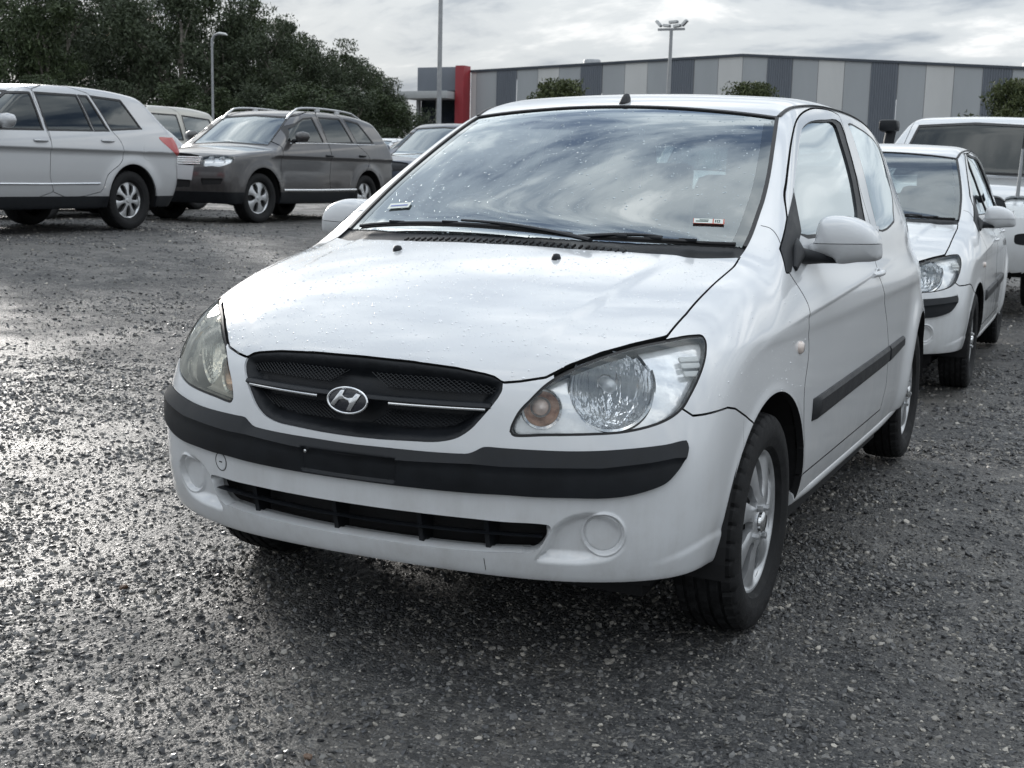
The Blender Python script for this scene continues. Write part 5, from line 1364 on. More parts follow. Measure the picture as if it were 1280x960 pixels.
def build_ground():
    def axis(lo, hi, c, fine, n):
        t = np.linspace(-1, 1, n); k = 7.0
        w = np.sinh(k*t)/np.sinh(k); a = np.where(w < 0, -w*(lo-c), w*(hi-c)); lin = t*fine*n/2
        return c+lin+a
    xs = axis(-700, 700, -1.0, .036, 330); ys = axis(-260, 1500, 1.2, .040, 330)
    X, Y = np.meshgrid(xs, ys, indexing='ij'); x, y = X.ravel(), Y.ravel()
    d = np.hypot(x-1.0, y); amp = np.clip(1.3-d/30, .0, 1)
    z = ground_z(x, y)+relief(x, y)*amp*(.25+.75*under_tyre(x, y))-.004
    n = 330; i, j = np.meshgrid(np.arange(n-1), np.arange(n-1), indexing='ij'); a = (i*n+j).ravel()
    Fq = np.stack([a, a+n, a+n+1, a+1], 1)
    return tag(mesh_obj('ground', np.stack([x, y, z], 1), Fq, M_GROUND), kind='structure')
build_ground()

def build_gravel():
    """loose stones: points on a copy of the near ground, one small rock instanced on each"""
    n = 150; gx = np.concatenate([np.linspace(-15.0, -4.1, 50), np.linspace(-4.0, 4.2, 100)]); gy = np.concatenate([np.linspace(-1.9, 2.5, 90), np.linspace(2.6, 17, 60)])
    X, Y = np.meshgrid(gx, gy, indexing='ij'); x, y = X.ravel(), Y.ravel()
    z = ground_z(x, y)+relief(x, y)*np.clip(1.3-np.hypot(x-1, y)/30, 0, 1)*(.25+.75*under_tyre(x, y))-.004
    i, j = np.meshgrid(np.arange(n-1), np.arange(n-1), indexing='ij'); a = (i*n+j).ravel()
    o = mesh_obj('gravel', np.stack([x, y, z], 1), np.stack([a, a+n, a+n+1, a+1], 1), M_STONE)
    dcam = np.hypot(x-1.61, y+2.5)
    dens = np.interp(dcam, [0, 2.6, 4, 6, 9, 13, 20], [17000, 17000, 10000, 3800, 1300, 520, 180])
    patch = np.clip(.52+1.9*vnoise(x, y, 1.25, 11)+1.3*vnoise(x, y, .4, 12), .30, 1.1)
    at = o.data.attributes.new('dens', 'FLOAT', 'POINT'); at.data.foreach_set('value', (dens*patch).astype(np.float32))
    si = o.data.attributes.new('size', 'FLOAT', 'POINT'); si.data.foreach_set('value', np.interp(dcam, [0, 3, 6, 12, 20], [.95, 1.05, 1.35, 1.9, 2.4]).astype(np.float32))
    ng = bpy.data.node_groups.new('gravel_scatter', 'GeometryNodeTree')
    ng.interface.new_socket('Geometry', in_out='INPUT', socket_type='NodeSocketGeometry'); ng.interface.new_socket('Geometry', in_out='OUTPUT', socket_type='NodeSocketGeometry')
    N = ng.nodes.new; L = ng.links.new
    gi = N('NodeGroupInput'); go = N('NodeGroupOutput')
    na = N('GeometryNodeInputNamedAttribute'); na.data_type = 'FLOAT'; na.inputs['Name'].default_value = 'dens'
    ns = N('GeometryNodeInputNamedAttribute'); ns.data_type = 'FLOAT'; ns.inputs['Name'].default_value = 'size'
    dp = N('GeometryNodeDistributePointsOnFaces'); dp.distribute_method = 'RANDOM'
    L(gi.outputs[0], dp.inputs['Mesh']); L(na.outputs['Attribute'], dp.inputs['Density'])
    gm = N('GeometryNodeGeometryToInstance')
    for k in range(4):
        ic = N('GeometryNodeMeshIcoSphere'); ic.inputs['Radius'].default_value = 1.0; ic.inputs['Subdivisions'].default_value = 1 if k < 3 else 2
        nz = N('ShaderNodeTexNoise'); nz.noise_dimensions = '4D'; nz.inputs['W'].default_value = 3.7*k; nz.inputs['Scale'].default_value = 1.1; nz.inputs['Detail'].default_value = 1.5
        sub = N('ShaderNodeVectorMath'); sub.operation = 'SUBTRACT'; sub.inputs[1].default_value = (.5, .5, .5); L(nz.outputs['Color'], sub.inputs[0])
        sc = N('ShaderNodeVectorMath'); sc.operation = 'SCALE'; sc.inputs['Scale'].default_value = 1.7; L(sub.outputs[0], sc.inputs[0])
        sp = N('GeometryNodeSetPosition'); L(ic.outputs['Mesh'], sp.inputs['Geometry']); L(sc.outputs[0], sp.inputs['Offset'])
        tr = N('GeometryNodeTransform'); tr.inputs['Scale'].default_value = [(1, .8, .55), (1, .65, .48), (1, .9, .62), (1, .6, .40)][k]; L(sp.outputs[0], tr.inputs['Geometry'])
        sm = N('GeometryNodeSetMaterial'); sm.inputs['Material'].default_value = M_STONE; L(tr.outputs[0], sm.inputs['Geometry'])
        L(sm.outputs[0], gm.inputs[0])
    ip = N('GeometryNodeInstanceOnPoints'); ip.inputs['Pick Instance'].default_value = True
    L(dp.outputs['Points'], ip.inputs['Points']); L(gm.outputs[0], ip.inputs['Instance'])
    rr = N('FunctionNodeRandomValue'); rr.data_type = 'FLOAT_VECTOR'; rr.inputs[0].default_value = (-.8, -.8, 0); rr.inputs[1].default_value = (.8, .8, 6.28)
    L(rr.outputs[0], ip.inputs['Rotation'])
    rs = N('FunctionNodeRandomValue'); rs.data_type = 'FLOAT'; rs.inputs[2].default_value = 0; rs.inputs[3].default_value = 1
    pw = N('ShaderNodeMath'); pw.operation = 'POWER'; L(rs.outputs[1], pw.inputs[0]); pw.inputs[1].default_value = 6.0
    ma = N('ShaderNodeMath'); ma.operation = 'MULTIPLY_ADD'; L(pw.outputs[0], ma.inputs[0]); ma.inputs[1].default_value = .0085; ma.inputs[2].default_value = .0034
    mm = N('ShaderNodeMath'); mm.operation = 'MULTIPLY'; L(ma.outputs[0], mm.inputs[0]); L(ns.outputs['Attribute'], mm.inputs[1])
    L(mm.outputs[0], ip.inputs['Scale']); L(ip.outputs[0], go.inputs[0])
    md = o.modifiers.new('scatter', 'NODES'); md.node_group = ng
    tag(o, 'loose dark wet gravel strewn over the yard', 'gravel', kind='stuff')
build_gravel()
def loose_stone(x, y, r, mat, label):
    bm = bmesh.new(); bmesh.ops.create_icosphere(bm, subdivisions=2, radius=r); rn = random.Random(int(x*1000+y*77))
    for v in bm.verts: v.co *= .75+.5*rn.random(); v.co.z *= .65
    me = bpy.data.meshes.new('stone'); bm.to_mesh(me); bm.free(); me.materials.append(mat); o = link(bpy.data.objects.new('stone', me)); o.location = (x, y, float(ground_z(x, y))+r*.3); o.rotation_euler = (0, 0, rn.random()*6)
    tag(o, label, 'stone')

# ----------------------- warehouse with striped wall -----------------------
WB0 = np.array([-37.35, 73.09]); WBD = np.array([1.4755, -.0665]); WBN = unit(np.array([-.0665, -1.4755]))   # panel step; outward normal
def wall_top(k): return float(np.interp(k, [-.3, 12, 30], [7.69, 8.33, 6.62]))
def clad_mat(name, col, ribs):
    m, nt, b = nodes(name); setp(b, Roughness=.55); N = nt.nodes.new; L = nt.links.new
    f = tex_noise(nt, .6, 5, .6, stretch=(1, 1, .25)); c = cramp(nt, f, [(.3, tuple(x*.93 for x in col)), (.7, tuple(x*1.05 for x in col))]); L(c, b.inputs['Base Color'])
    return m
M_CL = [clad_mat('panel_dark', (.155, .172, .198), 1), clad_mat('panel_mid', (.37, .388, .40), 0), clad_mat('panel_light', (.57, .572, .56), 0)]
def warehouse():
    root = empty('warehouse', 'long warehouse with vertical light, mid and dark grey wall stripes', 'building', (WB0[0], WB0[1], 0))
    a = np.arctan2(WBD[1], WBD[0]); root.rotation_euler = (0, 0, a); step = float(np.linalg.norm(WBD))
    seq = [0, 1, 2, 1]     # dark, mid, light, mid
    for k in range(-1, 27):
        k0 = max(k, -.28) if k < 0 else k; k1 = k+1
        ci = seq[(k-1) % 4] if k > 0 else (2 if k < 0 else 1)
        x0, x1 = k0*step+.012, k1*step-.012; z0, z1 = wall_top(k0), wall_top(k1); mb = MB()
        if ci == 0:      # ribbed sheet
            n = 11; xs = np.linspace(x0, x1, 4*n+1); prof = np.array([0, 1, 1, 0])[np.arange(4*n+1) % 4]*.05
            v = []
            for x, p in zip(xs, prof): v += [(x, -p-.02, -.6), (x, -p-.02, np.interp(x, [x0, x1], [z0, z1]))]
            mb.add(v, [(2*i, 2*i+2, 2*i+3, 2*i+1) for i in range(4*n)])
        else: mb.add([(x0, 0, -.6), (x1, 0, -.6), (x1, 0, z1), (x0, 0, z0), (x0, .15, -.6), (x1, .15, -.6), (x1, .15, z1), (x0, .15, z0)], [(0, 1, 2, 3), (1, 5, 6, 2), (4, 0, 3, 7), (3, 2, 6, 7), (5, 4, 7, 6)])
        mb.obj('wall_panel', M_CL[ci], root, fix=False)
    for (ka, kb) in ((-.3, 12), (12, 27)):
        mb = MB(); xa, xb = ka*step, kb*step; za, zb = wall_top(ka), wall_top(kb)
        mb.add([(xa, -.10, za-.06), (xb, -.10, zb-.06), (xb, -.10, zb+.08), (xa, -.10, za+.08), (xa, .4, za-.06), (xb, .4, zb-.06), (xb, .4, zb+.08), (xa, .4, za+.08)], [(0, 1, 2, 3), (3, 2, 6, 7), (0, 4, 5, 1), (0, 3, 7, 4), (1, 5, 6, 2)])
        mb.obj('parapet_capping', M_DARKTRIM, root)
        mb = MB(); mb.add([(xa, .3, za-.05), (xb, .3, zb-.05), (xb, 40, zb-.05), (xa, 40, za-.05)], [(0, 1, 2, 3)]); mb.obj('roof', M_CL[1], root)
    for (k, r) in ((5.0, .55), (22.5, .5)):
        mb = MB(); z = wall_top(k); mb.lathe([(r*.7, -.3), (r*.7, .1), (r, .12), (r, .38), (r*.9, .45), (.001, .5)], 'z', 20, (k*step, 1.6, z)); mb.obj('roof_ventilator', M_GALV, root, True, 40)
    # entrance block: red fin, dark box, pale fascia, dark glazing
    mb = MB(); mb.box((-.72, -.5, 3.7), (.62, .9, 8.6)); mb.obj('red_fin', M_FINRED, root, bevel=.02)
    mb = MB(); mb.box((-2.65, .2, 7.2), (2.9, 1.6, 1.5)); mb.obj('dark_upper_box', M_CL[0], root, bevel=.02)
    mb = MB(); mb.box((-2.9, -.6, 6.13), (3.6, 2.6, .46)); mb.obj('pale_fascia', M_PALE, root, bevel=.02)
    for x in (-3.55, -2.05): mb = MB(); mb.box((x, .1, 4.9), (1.28, .1, 2.4)); mb.obj('entrance_glazing', M_TINTWALL, root)
    for x in (-4.3, -2.8, -1.32): mb = MB(); mb.box((x, -.1, 4.4), (.18, .3, 3.4)); mb.obj('mullion', M_PALE, root)
    mb = MB(); mb.box((-3.0, -.1, 2.0), (4.2, .3, 4.3)); mb.obj('entrance_wall', M_PALE, root)
    mb = MB(); mb.box((-2.35, -.63, 7.15), (.10, .08, .9)); mb.obj('fin_sign', M_CLEARW, root)
M_DARKTRIM = simple('dark_trim', (.05, .06, .075), .5)
M_GALV = simple('galvanised_steel', (.33, .34, .35), .5, .6, var=.15, vscale=4)
M_FINRED = simple('red_cladding', (.27, .022, .03), .5, var=.08, vscale=2)
M_PALE = simple('pale_render', (.42, .43, .43), .7, var=.06, vscale=3)
M_TINTWALL = simple('dark_glazing', (.010, .014, .028), .12, coat=.5)
warehouse()

# ----------------------- poles -----------------------
def pole(name, label, x, y, h, r0, r1):
    z = float(ground_z(x, y)); root = empty(name, label, 'lamp post', (x, y, z))
    mb = MB(); mb.tube([(0, 0, -.2), (0, 0, h*.5), (0, 0, h)], [r0, (r0+r1)/2, r1], 12); mb.obj('mast', M_GALV, root, True, 60)
    mb = MB(); mb.box((0, 0, .02), (r0*4, r0*4, .04)); mb.obj('base_plate', M_GALV, root)
    return root
p1 = pole('lamp_post', 'tall plain steel lamp post rising past the top of the picture', -21.6, 39.6, 11.5, .095, .065)
for s in (1, -1): mb = MB(); mb.box((s*.5, 0, 11.5), (.7, .3, .10)); mb.obj('luminaire', M_GALV, p1, bevel=.03)
p2 = pole('street_lamp', 'slim curved street lamp standing before the trees', -23.95, 29.65, 4.1, .042, .034)
mb = MB(); mb.tube([(0, 0, 4.05), (.01, 0, 4.25), (.08, .02, 4.38), (.22, .04, 4.42)], [.045, .042, .04, .035], 10); mb.obj('curved_arm', M_GALV, p2, True, 60)
mb = MB(); mb.tube([(.15, .03, 4.42), (.25, .05, 4.43), (.42, .08, 4.41), (.50, .1, 4.38)], [.04, .085, .08, .03], 10, True, .5); mb.obj('lamp_head', M_CLEARW, p2, True, 60)
p3 = pole('floodlight_mast', 'steel mast with a cluster of floodlights above the warehouse', -18.65, 56.5, 7.3, .11, .08)
mb = MB(); mb.box((0, 0, 7.25), (1.3, .1, .1)); mb.obj('cross_arm', M_GALV, p3)
for (x, z, ry, w) in ((-.62, 7.52, .8, .36), (-.22, 7.42, .12, .36), (.10, 7.58, -.05, .44), (.28, 7.40, -.1, .36), (.64, 7.52, -.8, .36)):
    mb = MB(); mb.box((x, 0, z), (w, .22, .13), roty(ry)); fl_ = mb.obj('floodlight', M_GALV, p3, bevel=.03)
    mb = MB(); mb.box(np.array((x, -.16, z)), (w*.85, .02, .10), roty(ry)); mb.obj('floodlight_glass', M_CLEARW, fl_)

# ----------------------- trees -----------------------
def leaf_mat(name, c0, c1):
    m, nt, b = nodes(name); setp(b, Roughness=.6); b.inputs['Specular IOR Level'].default_value = .3
    g = nt.nodes.new('ShaderNodeNewGeometry'); f = tex_noise(nt, .9, 3, .6)
    ri = nt.nodes.new('ShaderNodeMath'); ri.operation = 'MULTIPLY_ADD'; nt.links.new(g.outputs['Random Per Island'], ri.inputs[0]); ri.inputs[1].default_value = .55; 
    m2 = nt.nodes.new('ShaderNodeMath'); m2.operation = 'MULTIPLY'; nt.links.new(f, m2.inputs[0]); m2.inputs[1].default_value = .6; nt.links.new(m2.outputs[0], ri.inputs[2])
    nt.links.new(cramp(nt, ri.outputs[0], [(.15, c0), (.85, c1)]), b.inputs['Base Color'])
    return m
M_LEAF = [leaf_mat('gum_leaves', (.021, .033, .015), (.062, .084, .036)), leaf_mat('gum_leaves_blue', (.025, .036, .020), (.064, .082, .045)), leaf_mat('shrub_leaves', (.022, .036, .014), (.085, .100, .036))]
M_BARK = simple('gum_bark', (.20, .18, .155), .85, var=.4, vscale=2.5)
def tree_meshes(seed, H, spread, nclump, nleaf, leaf, low=.25, trunk_r=.22, lean=.05):
    r = np.random.default_rng(seed); mb = MB(); tips = []
    def limb(p, d, L, rad, lev):
        n = 6; pts = [p]; q = p.copy(); dd = d.copy()
        for i in range(n):
            dd = unit(dd+r.normal(0, .13, 3)+np.array([0, 0, .05])); q = q+dd*L/n; pts.append(q.copy())
        mb.tube(pts, np.linspace(rad, rad*.45, n+1), 6 if lev else 9, False)
        if lev >= 2: tips.append(q); tips.append(pts[4]); return
        for k in range(4 if lev == 0 else 3):
            t = .35+.65*(k+r.random()*.6)/(4 if lev == 0 else 3); b = np.array(pts[min(int(t*n), n)])
            az = r.random()*6.28; tilt = .5+.5*r.random(); nd = unit(dd*math.cos(tilt)+np.array([math.cos(az), math.sin(az), .25])*math.sin(tilt))
            limb(b, nd, L*(.50+.2*r.random()), rad*.5, lev+1)
        tips.append(q)
    limb(np.array([0, 0, -.3]), unit(np.array([lean*r.normal(), lean*r.normal(), 1.0])), H*.62, trunk_r, 0)
    tips = np.array(tips)
    cl = []
    for i in range(nclump):
        if i < len(tips): c = tips[i]
        else:
            a = r.random()*6.28; zz = low+(1-low)*r.random()**.8; rad = spread*(math.sin(math.pi*min(1, (zz-low*.6)/(1.05-low*.6)))**.6)*r.random()**.5; c = np.array([rad*math.cos(a), rad*math.sin(a), zz*H*.96])
        cl.append((c, H*(.050+.085*r.random())))
    V = []; F_ = []
    per = nleaf//len(cl)
    for c, R in cl:
        d = unit(r.normal(0, 1, (per, 3))); rad = R*r.random((per, 1))**.4*np.array([1, 1, .75])
        P = c+d*rad; P[:, 2] = np.clip(P[:, 2], .3, H)
        u = unit(r.normal(0, 1, (per, 3))+[0, 0, -.5]); w = unit(np.cross(u, r.normal(0, 1, (per, 3)))); s = leaf*(.6+.8*r.random((per, 1)))
        q = np.stack([P-u*s, P-w*s*.33, P+u*s, P+w*s*.33], 1); o = len(V)*1
        V.append(q.reshape(-1, 3))
    V = np.concatenate(V); F_ = np.arange(len(V)).reshape(-1, 4)
    return mb, V, F_
TREES = []
for i, (H, sp, nc, nl, lf) in enumerate([(10, 2.7, 62, 15000, .13), (10, 2.3, 54, 14000, .13), (10, 3.1, 66, 15000, .13), (10, 2.0, 50, 13000, .12)]):
    mb, V, F_ = tree_meshes(20+i, H, sp, nc, nl, lf, .12 if i % 2 else .22); TREES.append((mb, V, F_))
def tree_proto(i, leafm, name='gum_tree'):
    mb, V, F_ = TREES[i]; root = empty(name)
    t = mb.obj('trunk', M_BARK, root, True, 60, fix=False); c = mesh_obj('crown', V, F_, leafm, root, False)
    return root
protos = [tree_proto(0, M_LEAF[0]), tree_proto(1, M_LEAF[1]), tree_proto(2, M_LEAF[0]), tree_proto(3, M_LEAF[1])]
used_p = set()
def place_tree(i, x, y, h, label, group=None, cat='tree', rot=0, wide=1.0):
    o = protos[i] if i not in used_p else copy_tree(protos[i]); used_p.add(i)
    o.location = (x, y, float(ground_z(x, y))); s = h/10.0; o.scale = (s*wide, s*wide, s); o.rotation_euler = (0, 0, rot); tag(o, label, cat, group); return o
tt = [(-51.38, 45.39, 10.04), (-54.23, 50.68, 9.3), (-45.7, 43.66, 9.09), (-49.62, 50.65, 9.78), (-57.67, 57.9, 9.81), (-45.04, 48.4, 9.82), (-51.69, 58.53, 10.51), (-41.0, 48.11, 9.53), (-44.46, 55.32, 10.06), (-39.2, 51.17, 8.98), (-44.4, 59.77, 9.25), (-36.48, 50.25, 7.12), (-41.35, 59.01, 7.77), (-35.84, 52.77, 6.46), (-38.3, 58.24, 7.12), (-32.96, 51.92, 5.57), (-35.44, 57.39, 5.83), (-32.59, 54.31, 4.83)]      # x, y, height
for n, (x, y, h) in enumerate(tt):
    nth = ['first', 'second', 'third', 'fourth', 'fifth', 'sixth', 'seventh', 'eighth', 'ninth', 'tenth', 'eleventh', 'twelfth', 'thirteenth', 'fourteenth', 'fifteenth', 'sixteenth', 'seventeenth', 'last'][n]
    place_tree(n % 4, x, y, h*1.04, 'dark gum tree, %s from the left in the belt behind the cars' % nth, 'gum trees behind the yard', rot=n*2.1, wide=.72+.22*((n*37) % 10)/10)
# undergrowth closing the belt low down
for n, (x, y) in enumerate([(-46.47, 41.08), (-42.0, 40.99), (-40.54, 43.9), (-36.42, 43.64), (-35.1, 46.48), (-31.33, 46.05), (-30.99, 48.43), (-30.92, 50.68)]):
    place_tree((n+1) % 4, x, y, 4.2, 'low bushy gum sapling, %s from the left under the tall trees' % ['first', 'second', 'third', 'fourth', 'fifth', 'sixth', 'seventh', 'last'][n], 'saplings under the gum trees', rot=n*1.3, wide=1.5)
# three small trees before the warehouse
mb, V, F_ = tree_meshes(51, 4.0, 1.15, 110, 13000, .065, .42, .09); TREES.append((mb, V, F_))
for (x, y, top, lab, kk) in [(-14.48, 34.13, 4.0, 'round clipped shrub tree before the warehouse, left of the roof aerial', 1.0), (-9.26, 36.61, 4.04, 'small bushy treetop before the warehouse, right of the roof aerial', 0.9), (-1.33, 32.63, 3.8, 'small sparse tree at the right edge before the warehouse', 0.8)]:
    root = empty('shrub_tree'); m2, V, F_ = TREES[4]
    if kk == 1.0: tr_ = m2.obj('trunk', M_BARK, root, True, 60, fix=False); cr_ = mesh_obj('crown', V, F_, M_LEAF[2], root, False)
    else:
        for src in (tr_, cr_): c = src.copy(); COL.objects.link(c); c.parent = root
    s = (top-.15)/3.9; root.location = (x, y, .1); root.scale = (s*kk, s*kk, s); root.rotation_euler = (0, 0, x); tag(root, lab, 'tree')
# ======================= the cars in their places =======================
M_SCREEN4 = glass('cruiser_screen', (.05, .07, .09), .22)
M_CHROMEP = simple('bright_trim', (.42, .43, .44), .3)
M_BROWNSTONE = simple('brown_stone', (.12, .075, .05), .6, var=.3, vscale=80)
def car_front(s, x, z):
    F = car_field(s); q = np.array([[x, .1, z]], float)
    for _ in range(10):
        f = F(q); g = (F(q+[0, 1e-3, 0])-f)/1e-3; q[:, 1] -= np.clip(f/np.minimum(g, -.3), -.1, .1)
    return q[0, 1]-.004
hero, hb = make_hatch('small_hatchback', 'wet white three-door hatchback facing the camera, nearest of all the cars', 3, .0083, (0, 0, 0), 0, True, None)
_f = lambda nm: [c for c in hero.children if c.name.split('.')[0] == nm][0]
droplets(hero, *hb, ['hood'], _f('bonnet'), 3200, .0011, .0042, 1)
droplets(hero, *hb, ['glass'], _f('windscreen'), 1300, .0012, .0040, 2, -.004, M_WATERG)
droplets(hero, *hb, ['wing'], _f('front_wing'), 500, .0010, .0034, 3)
hatch2, hb2 = make_hatch('small_hatchback', 'white five-door hatchback parked directly behind the nearest white car', 5, .014, (.015, 4.86, -.025), math.radians(1.4), False, None)

def sc(poly, k=.94, y=.92): return [((a-y)*k+y, b*k) for a, b in poly]
# silver seven-seater, cut by the left edge
silver = suv(paint=M_SILVER, glass=M_TINT, H=1.74, L=4.76,
    zr=([1.8, 2.1, 2.5, 3.2, 3.8, 4.4], [1.53, 1.62, 1.675, 1.70, 1.675, 1.60]),
    yr=([.3, .5, .8, 1.05, 1.2, 1.4, 1.65], [4.58, 4.70, 4.74, 4.72, 4.62, 4.42, 4.16]),
    windows=[[(1.56, 1.12), (2.37, 1.14), (2.33, 1.57), (1.98, 1.56), (1.76, 1.45)], [(2.41, 1.14), (2.38, 1.575), (3.05, 1.585), (3.15, 1.16)], [(3.155, 1.16), (3.055, 1.585), (3.22, 1.585), (3.42, 1.17)], [(3.45, 1.18), (3.25, 1.59), (3.78, 1.57), (4.02, 1.22)]],
    win_of=[0, 1, 1, None],
    doors=[[(1.40, .46), (2.42, .46), (2.40, 1.15), (2.36, 1.60), (1.98, 1.59), (1.72, 1.46), (1.42, 1.10)], [(2.44, .46), (3.18, .46), (3.30, .66), (3.56, .84), (3.56, 1.05), (3.44, 1.19), (3.24, 1.61), (2.38, 1.605), (2.43, 1.15)]],
    side={'tail_lamp': [(4.28, 1.13), (4.45, 1.14), (4.80, 1.12), (4.80, .90), (4.60, .92), (4.46, 1.0)], 'fuel_flap': [(3.96, 1.02), (4.17, 1.02), (4.18, .87), (3.97, .86)]},
    partmat={'tail_lamp': M_RED, 'fuel_flap': M_SILVER}, clad=.41, handles=[(2.27, 1.03), (3.33, 1.06)], wheel=(7, .62), rim=.225, R=.362,
    trims=[('sill_trim', [(1.45, .55), (2.3, .55), (3.17, .56)], .014, M_CHROME)], cladmat=M_PLASTIC)  # black lower band is shade under the sill, put into the colour
loc = (-9.571, 9.894)
make_car('silver_people_carrier', 'silver people-carrying off-roader cut by the left edge, seen from its side', silver, (loc[0]-.86, loc[1]-3.74, float(ground_z(loc[0], loc[1]))), 0)
# brown-grey off-roader with roof rails
k = .945
grey = suv(paint=M_GREY, glass=M_TINT, L=4.75, W=.965, axles=(.92, 3.80), R=.362, wheel=(5, .5), rim=.235, H=1.72,
    screen=(1.30, 1.13, 1.55, .20), belt=1.17, k=(.13, .12, .09),
    zr=([1.8, 2.1, 2.5, 3.2, 3.8, 4.4], [1.55, 1.64, 1.69, 1.70, 1.67, 1.58]),
    windows=[sc([(1.60, 1.25), (1.86, 1.50), (2.27, 1.66), (2.56, 1.69), (2.70, 1.26)]), sc([(2.79, 1.26), (2.73, 1.70), (3.39, 1.71), (3.62, 1.29)]), sc([(3.72, 1.29), (3.50, 1.71), (3.96, 1.66), (4.32, 1.31)])],
    win_of=[0, 1, None],
    doors=[sc([(1.45, .52), (2.78, .52), (2.80, 1.2), (2.68, 1.74), (2.27, 1.71), (1.80, 1.52), (1.48, 1.20)]), sc([(2.81, .52), (3.62, .52), (3.72, .70), (4.02, .95), (4.0, 1.1), (3.68, 1.30), (3.42, 1.74), (2.71, 1.745), (2.83, 1.2)])],
    front={'headlamp': [(.62, .80), (.66, .92), (1.02, .95), (1.22, .93), (1.20, .87), (.95, .795), (.80, .80)],
           'grille': [(-.1, .80), (-.1, .95), (.58, .945), (.50, .81)], 'number_plate_panel': [(-.1, .60), (-.1, .79), (.47, .80), (.47, .80), (.42, .60), (.42, .60)],
           'bumper_intake': [(.60, .535), (.60, .535), (.58, .625), (.58, .625), (1.0, .63), (1.0, .63), (.95, .55), (.95, .55)], 'intake_slot': [(-.1, .50), (-.1, .60), (.40, .60), (.40, .60), (.38, .50), (.38, .50)]},
    partmat={'grille': M_PLASTIC, 'number_plate_panel': M_CHROMEP, 'bumper_intake': M_BLACK, 'intake_slot': M_BLACK}, partoff={'number_plate_panel': .003, 'grille': -.03},
    bowls=((-.10, .005, .05), (.05, .005, .05)),
    clad=.44, handles=[(2.64, 1.0), (3.62, 1.02)], handlemat=M_PLASTIC, rails=(2.0, 4.1, .60), steer=-.08, mirror=(1.80, 1.26),
    trims=[('sill_trim', [(1.42, .47), (2.4, .47), (3.40, .48)], .02, M_CHROME), ('belt_trim', [(1.66, 1.165), (2.6, 1.19), (4.10, 1.21)], .008, M_CHROME)])
loc = (-9.952, 13.034)
g1 = make_car('grey_off_roader', 'brown-grey off-roader with roof rails and chrome grille, facing left', grey, (loc[0]-.86, loc[1]-.92, float(ground_z(loc[0], loc[1]))), 0)
for z in (.825, .855, .885, .915):
    mb = MB(); mb.tube([(x, car_front(grey, x, z), z) for x in np.linspace(-.50, .50, 15)], .011, 6); mb.obj('grille_bar', M_CHROME, g1, True, 60)

hatch_k = dict(L=4.2, W=.87, H=1.48, axles=(.85, 3.45), R=.30, arch=.36, tyre_w=.19, rim=.19, floor=.2, flare=.01, arch_=0,
    yf=([.2, .4, .6, .75, .85], [.08, .01, 0, .06, .2]), bow=.25, zh=([-.1, .1, .4, .8, 1.1, 1.5], [.62, .74, .84, .90, .94, .97]),
    zr=([1.6, 2.0, 2.4, 3.0, 3.6, 4.0], [1.28, 1.41, 1.47, 1.47, 1.42, 1.34]), yr=([.2, .5, .8, 1.0, 1.2, 1.4], [4.1, 4.18, 4.19, 4.1, 3.9, 3.62]),
    wp=([0, .6, 1.5, 3, 3.8, 4.2], [.82, .85, .87, .87, .84, .78]), screen=(1.02, .94, 1.95, .25), screen_top=1.38, screen_w=(.54, .66), belt=.97, tum=.36, inset=.05, crease=.85,
    rear_win=(.98, 1.32, .60), seats=(1.85, 2.75), mirror=(1.45, 1.0), wheel=(8, .5), glass=M_GLASS_PALE,
    windows=[[(1.45, 1.0), (2.05, 1.0), (2.05, 1.36), (1.85, 1.32)], [(2.13, 1.0), (2.13, 1.37), (2.8, 1.37), (3.02, 1.02)], [(3.10, 1.03), (2.9, 1.36), (3.3, 1.30), (3.38, 1.08)]], win_of=[0, 1, None],
    doors=[[(1.2, .35), (2.08, .35), (2.08, 1.39), (1.8, 1.36), (1.22, .93)], [(2.11, .35), (2.9, .35), (3.05, .6), (3.08, 1.0), (2.84, 1.40), (2.11, 1.40)]],
    front={'headlamp': [(.50, .62), (.56, .72), (.95, .76), (.92, .66), (.7, .60)], 'grille': [(-.1, .52), (-.1, .66), (.42, .64), (.40, .54)]})
def hatch(**kw): s = suv(**{**hatch_k, **kw}); s['partmat'] = {'grille': M_PLASTIC, **s.get('partmat', {})}; return s
def put(x, y, s, name, label, dx, dy, **kw):
    x, y = x+dx, y+dy
    return make_car(name, label, s, (x, y, float(ground_z(x, y))), kw.pop('rz', 0), h=.03, **kw)
navy = suv(paint=M_NAVY, glass=M_TINT, H=1.80, zr=([1.8, 2.1, 2.5, 3.2, 3.8, 4.4], [1.58, 1.68, 1.75, 1.76, 1.73, 1.64]), screen_top=1.66, doors=silver['doors'], windows=silver['windows'], win_of=silver['win_of'], clad=.5,
    front={'headlamp': [(.62, .82), (.66, .95), (1.02, .97), (1.15, .94), (.95, .82)], 'grille': [(-.1, .80), (-.1, .95), (.55, .945), (.45, .82)]}, partmat={'grille': M_PLASTIC})
make_car('dark_off_roader', 'dark blue car half hidden by the windscreen pillar of the nearest car', navy, (-10.8, 18.0, float(ground_z(-10.8, 18.0))), 0, h=.03)
put(-15.51, 27.00, hatch(paint=M_GREY), 'grey_sedan', 'grey-green car behind the dark blue one, only its windscreen showing', .3, -2.2)
put(-20.00, 33.72, hatch(paint=M_WHITE2), 'white_sedan', 'small white car farthest off beyond the brown-grey off-roader', -.3, -2.4)
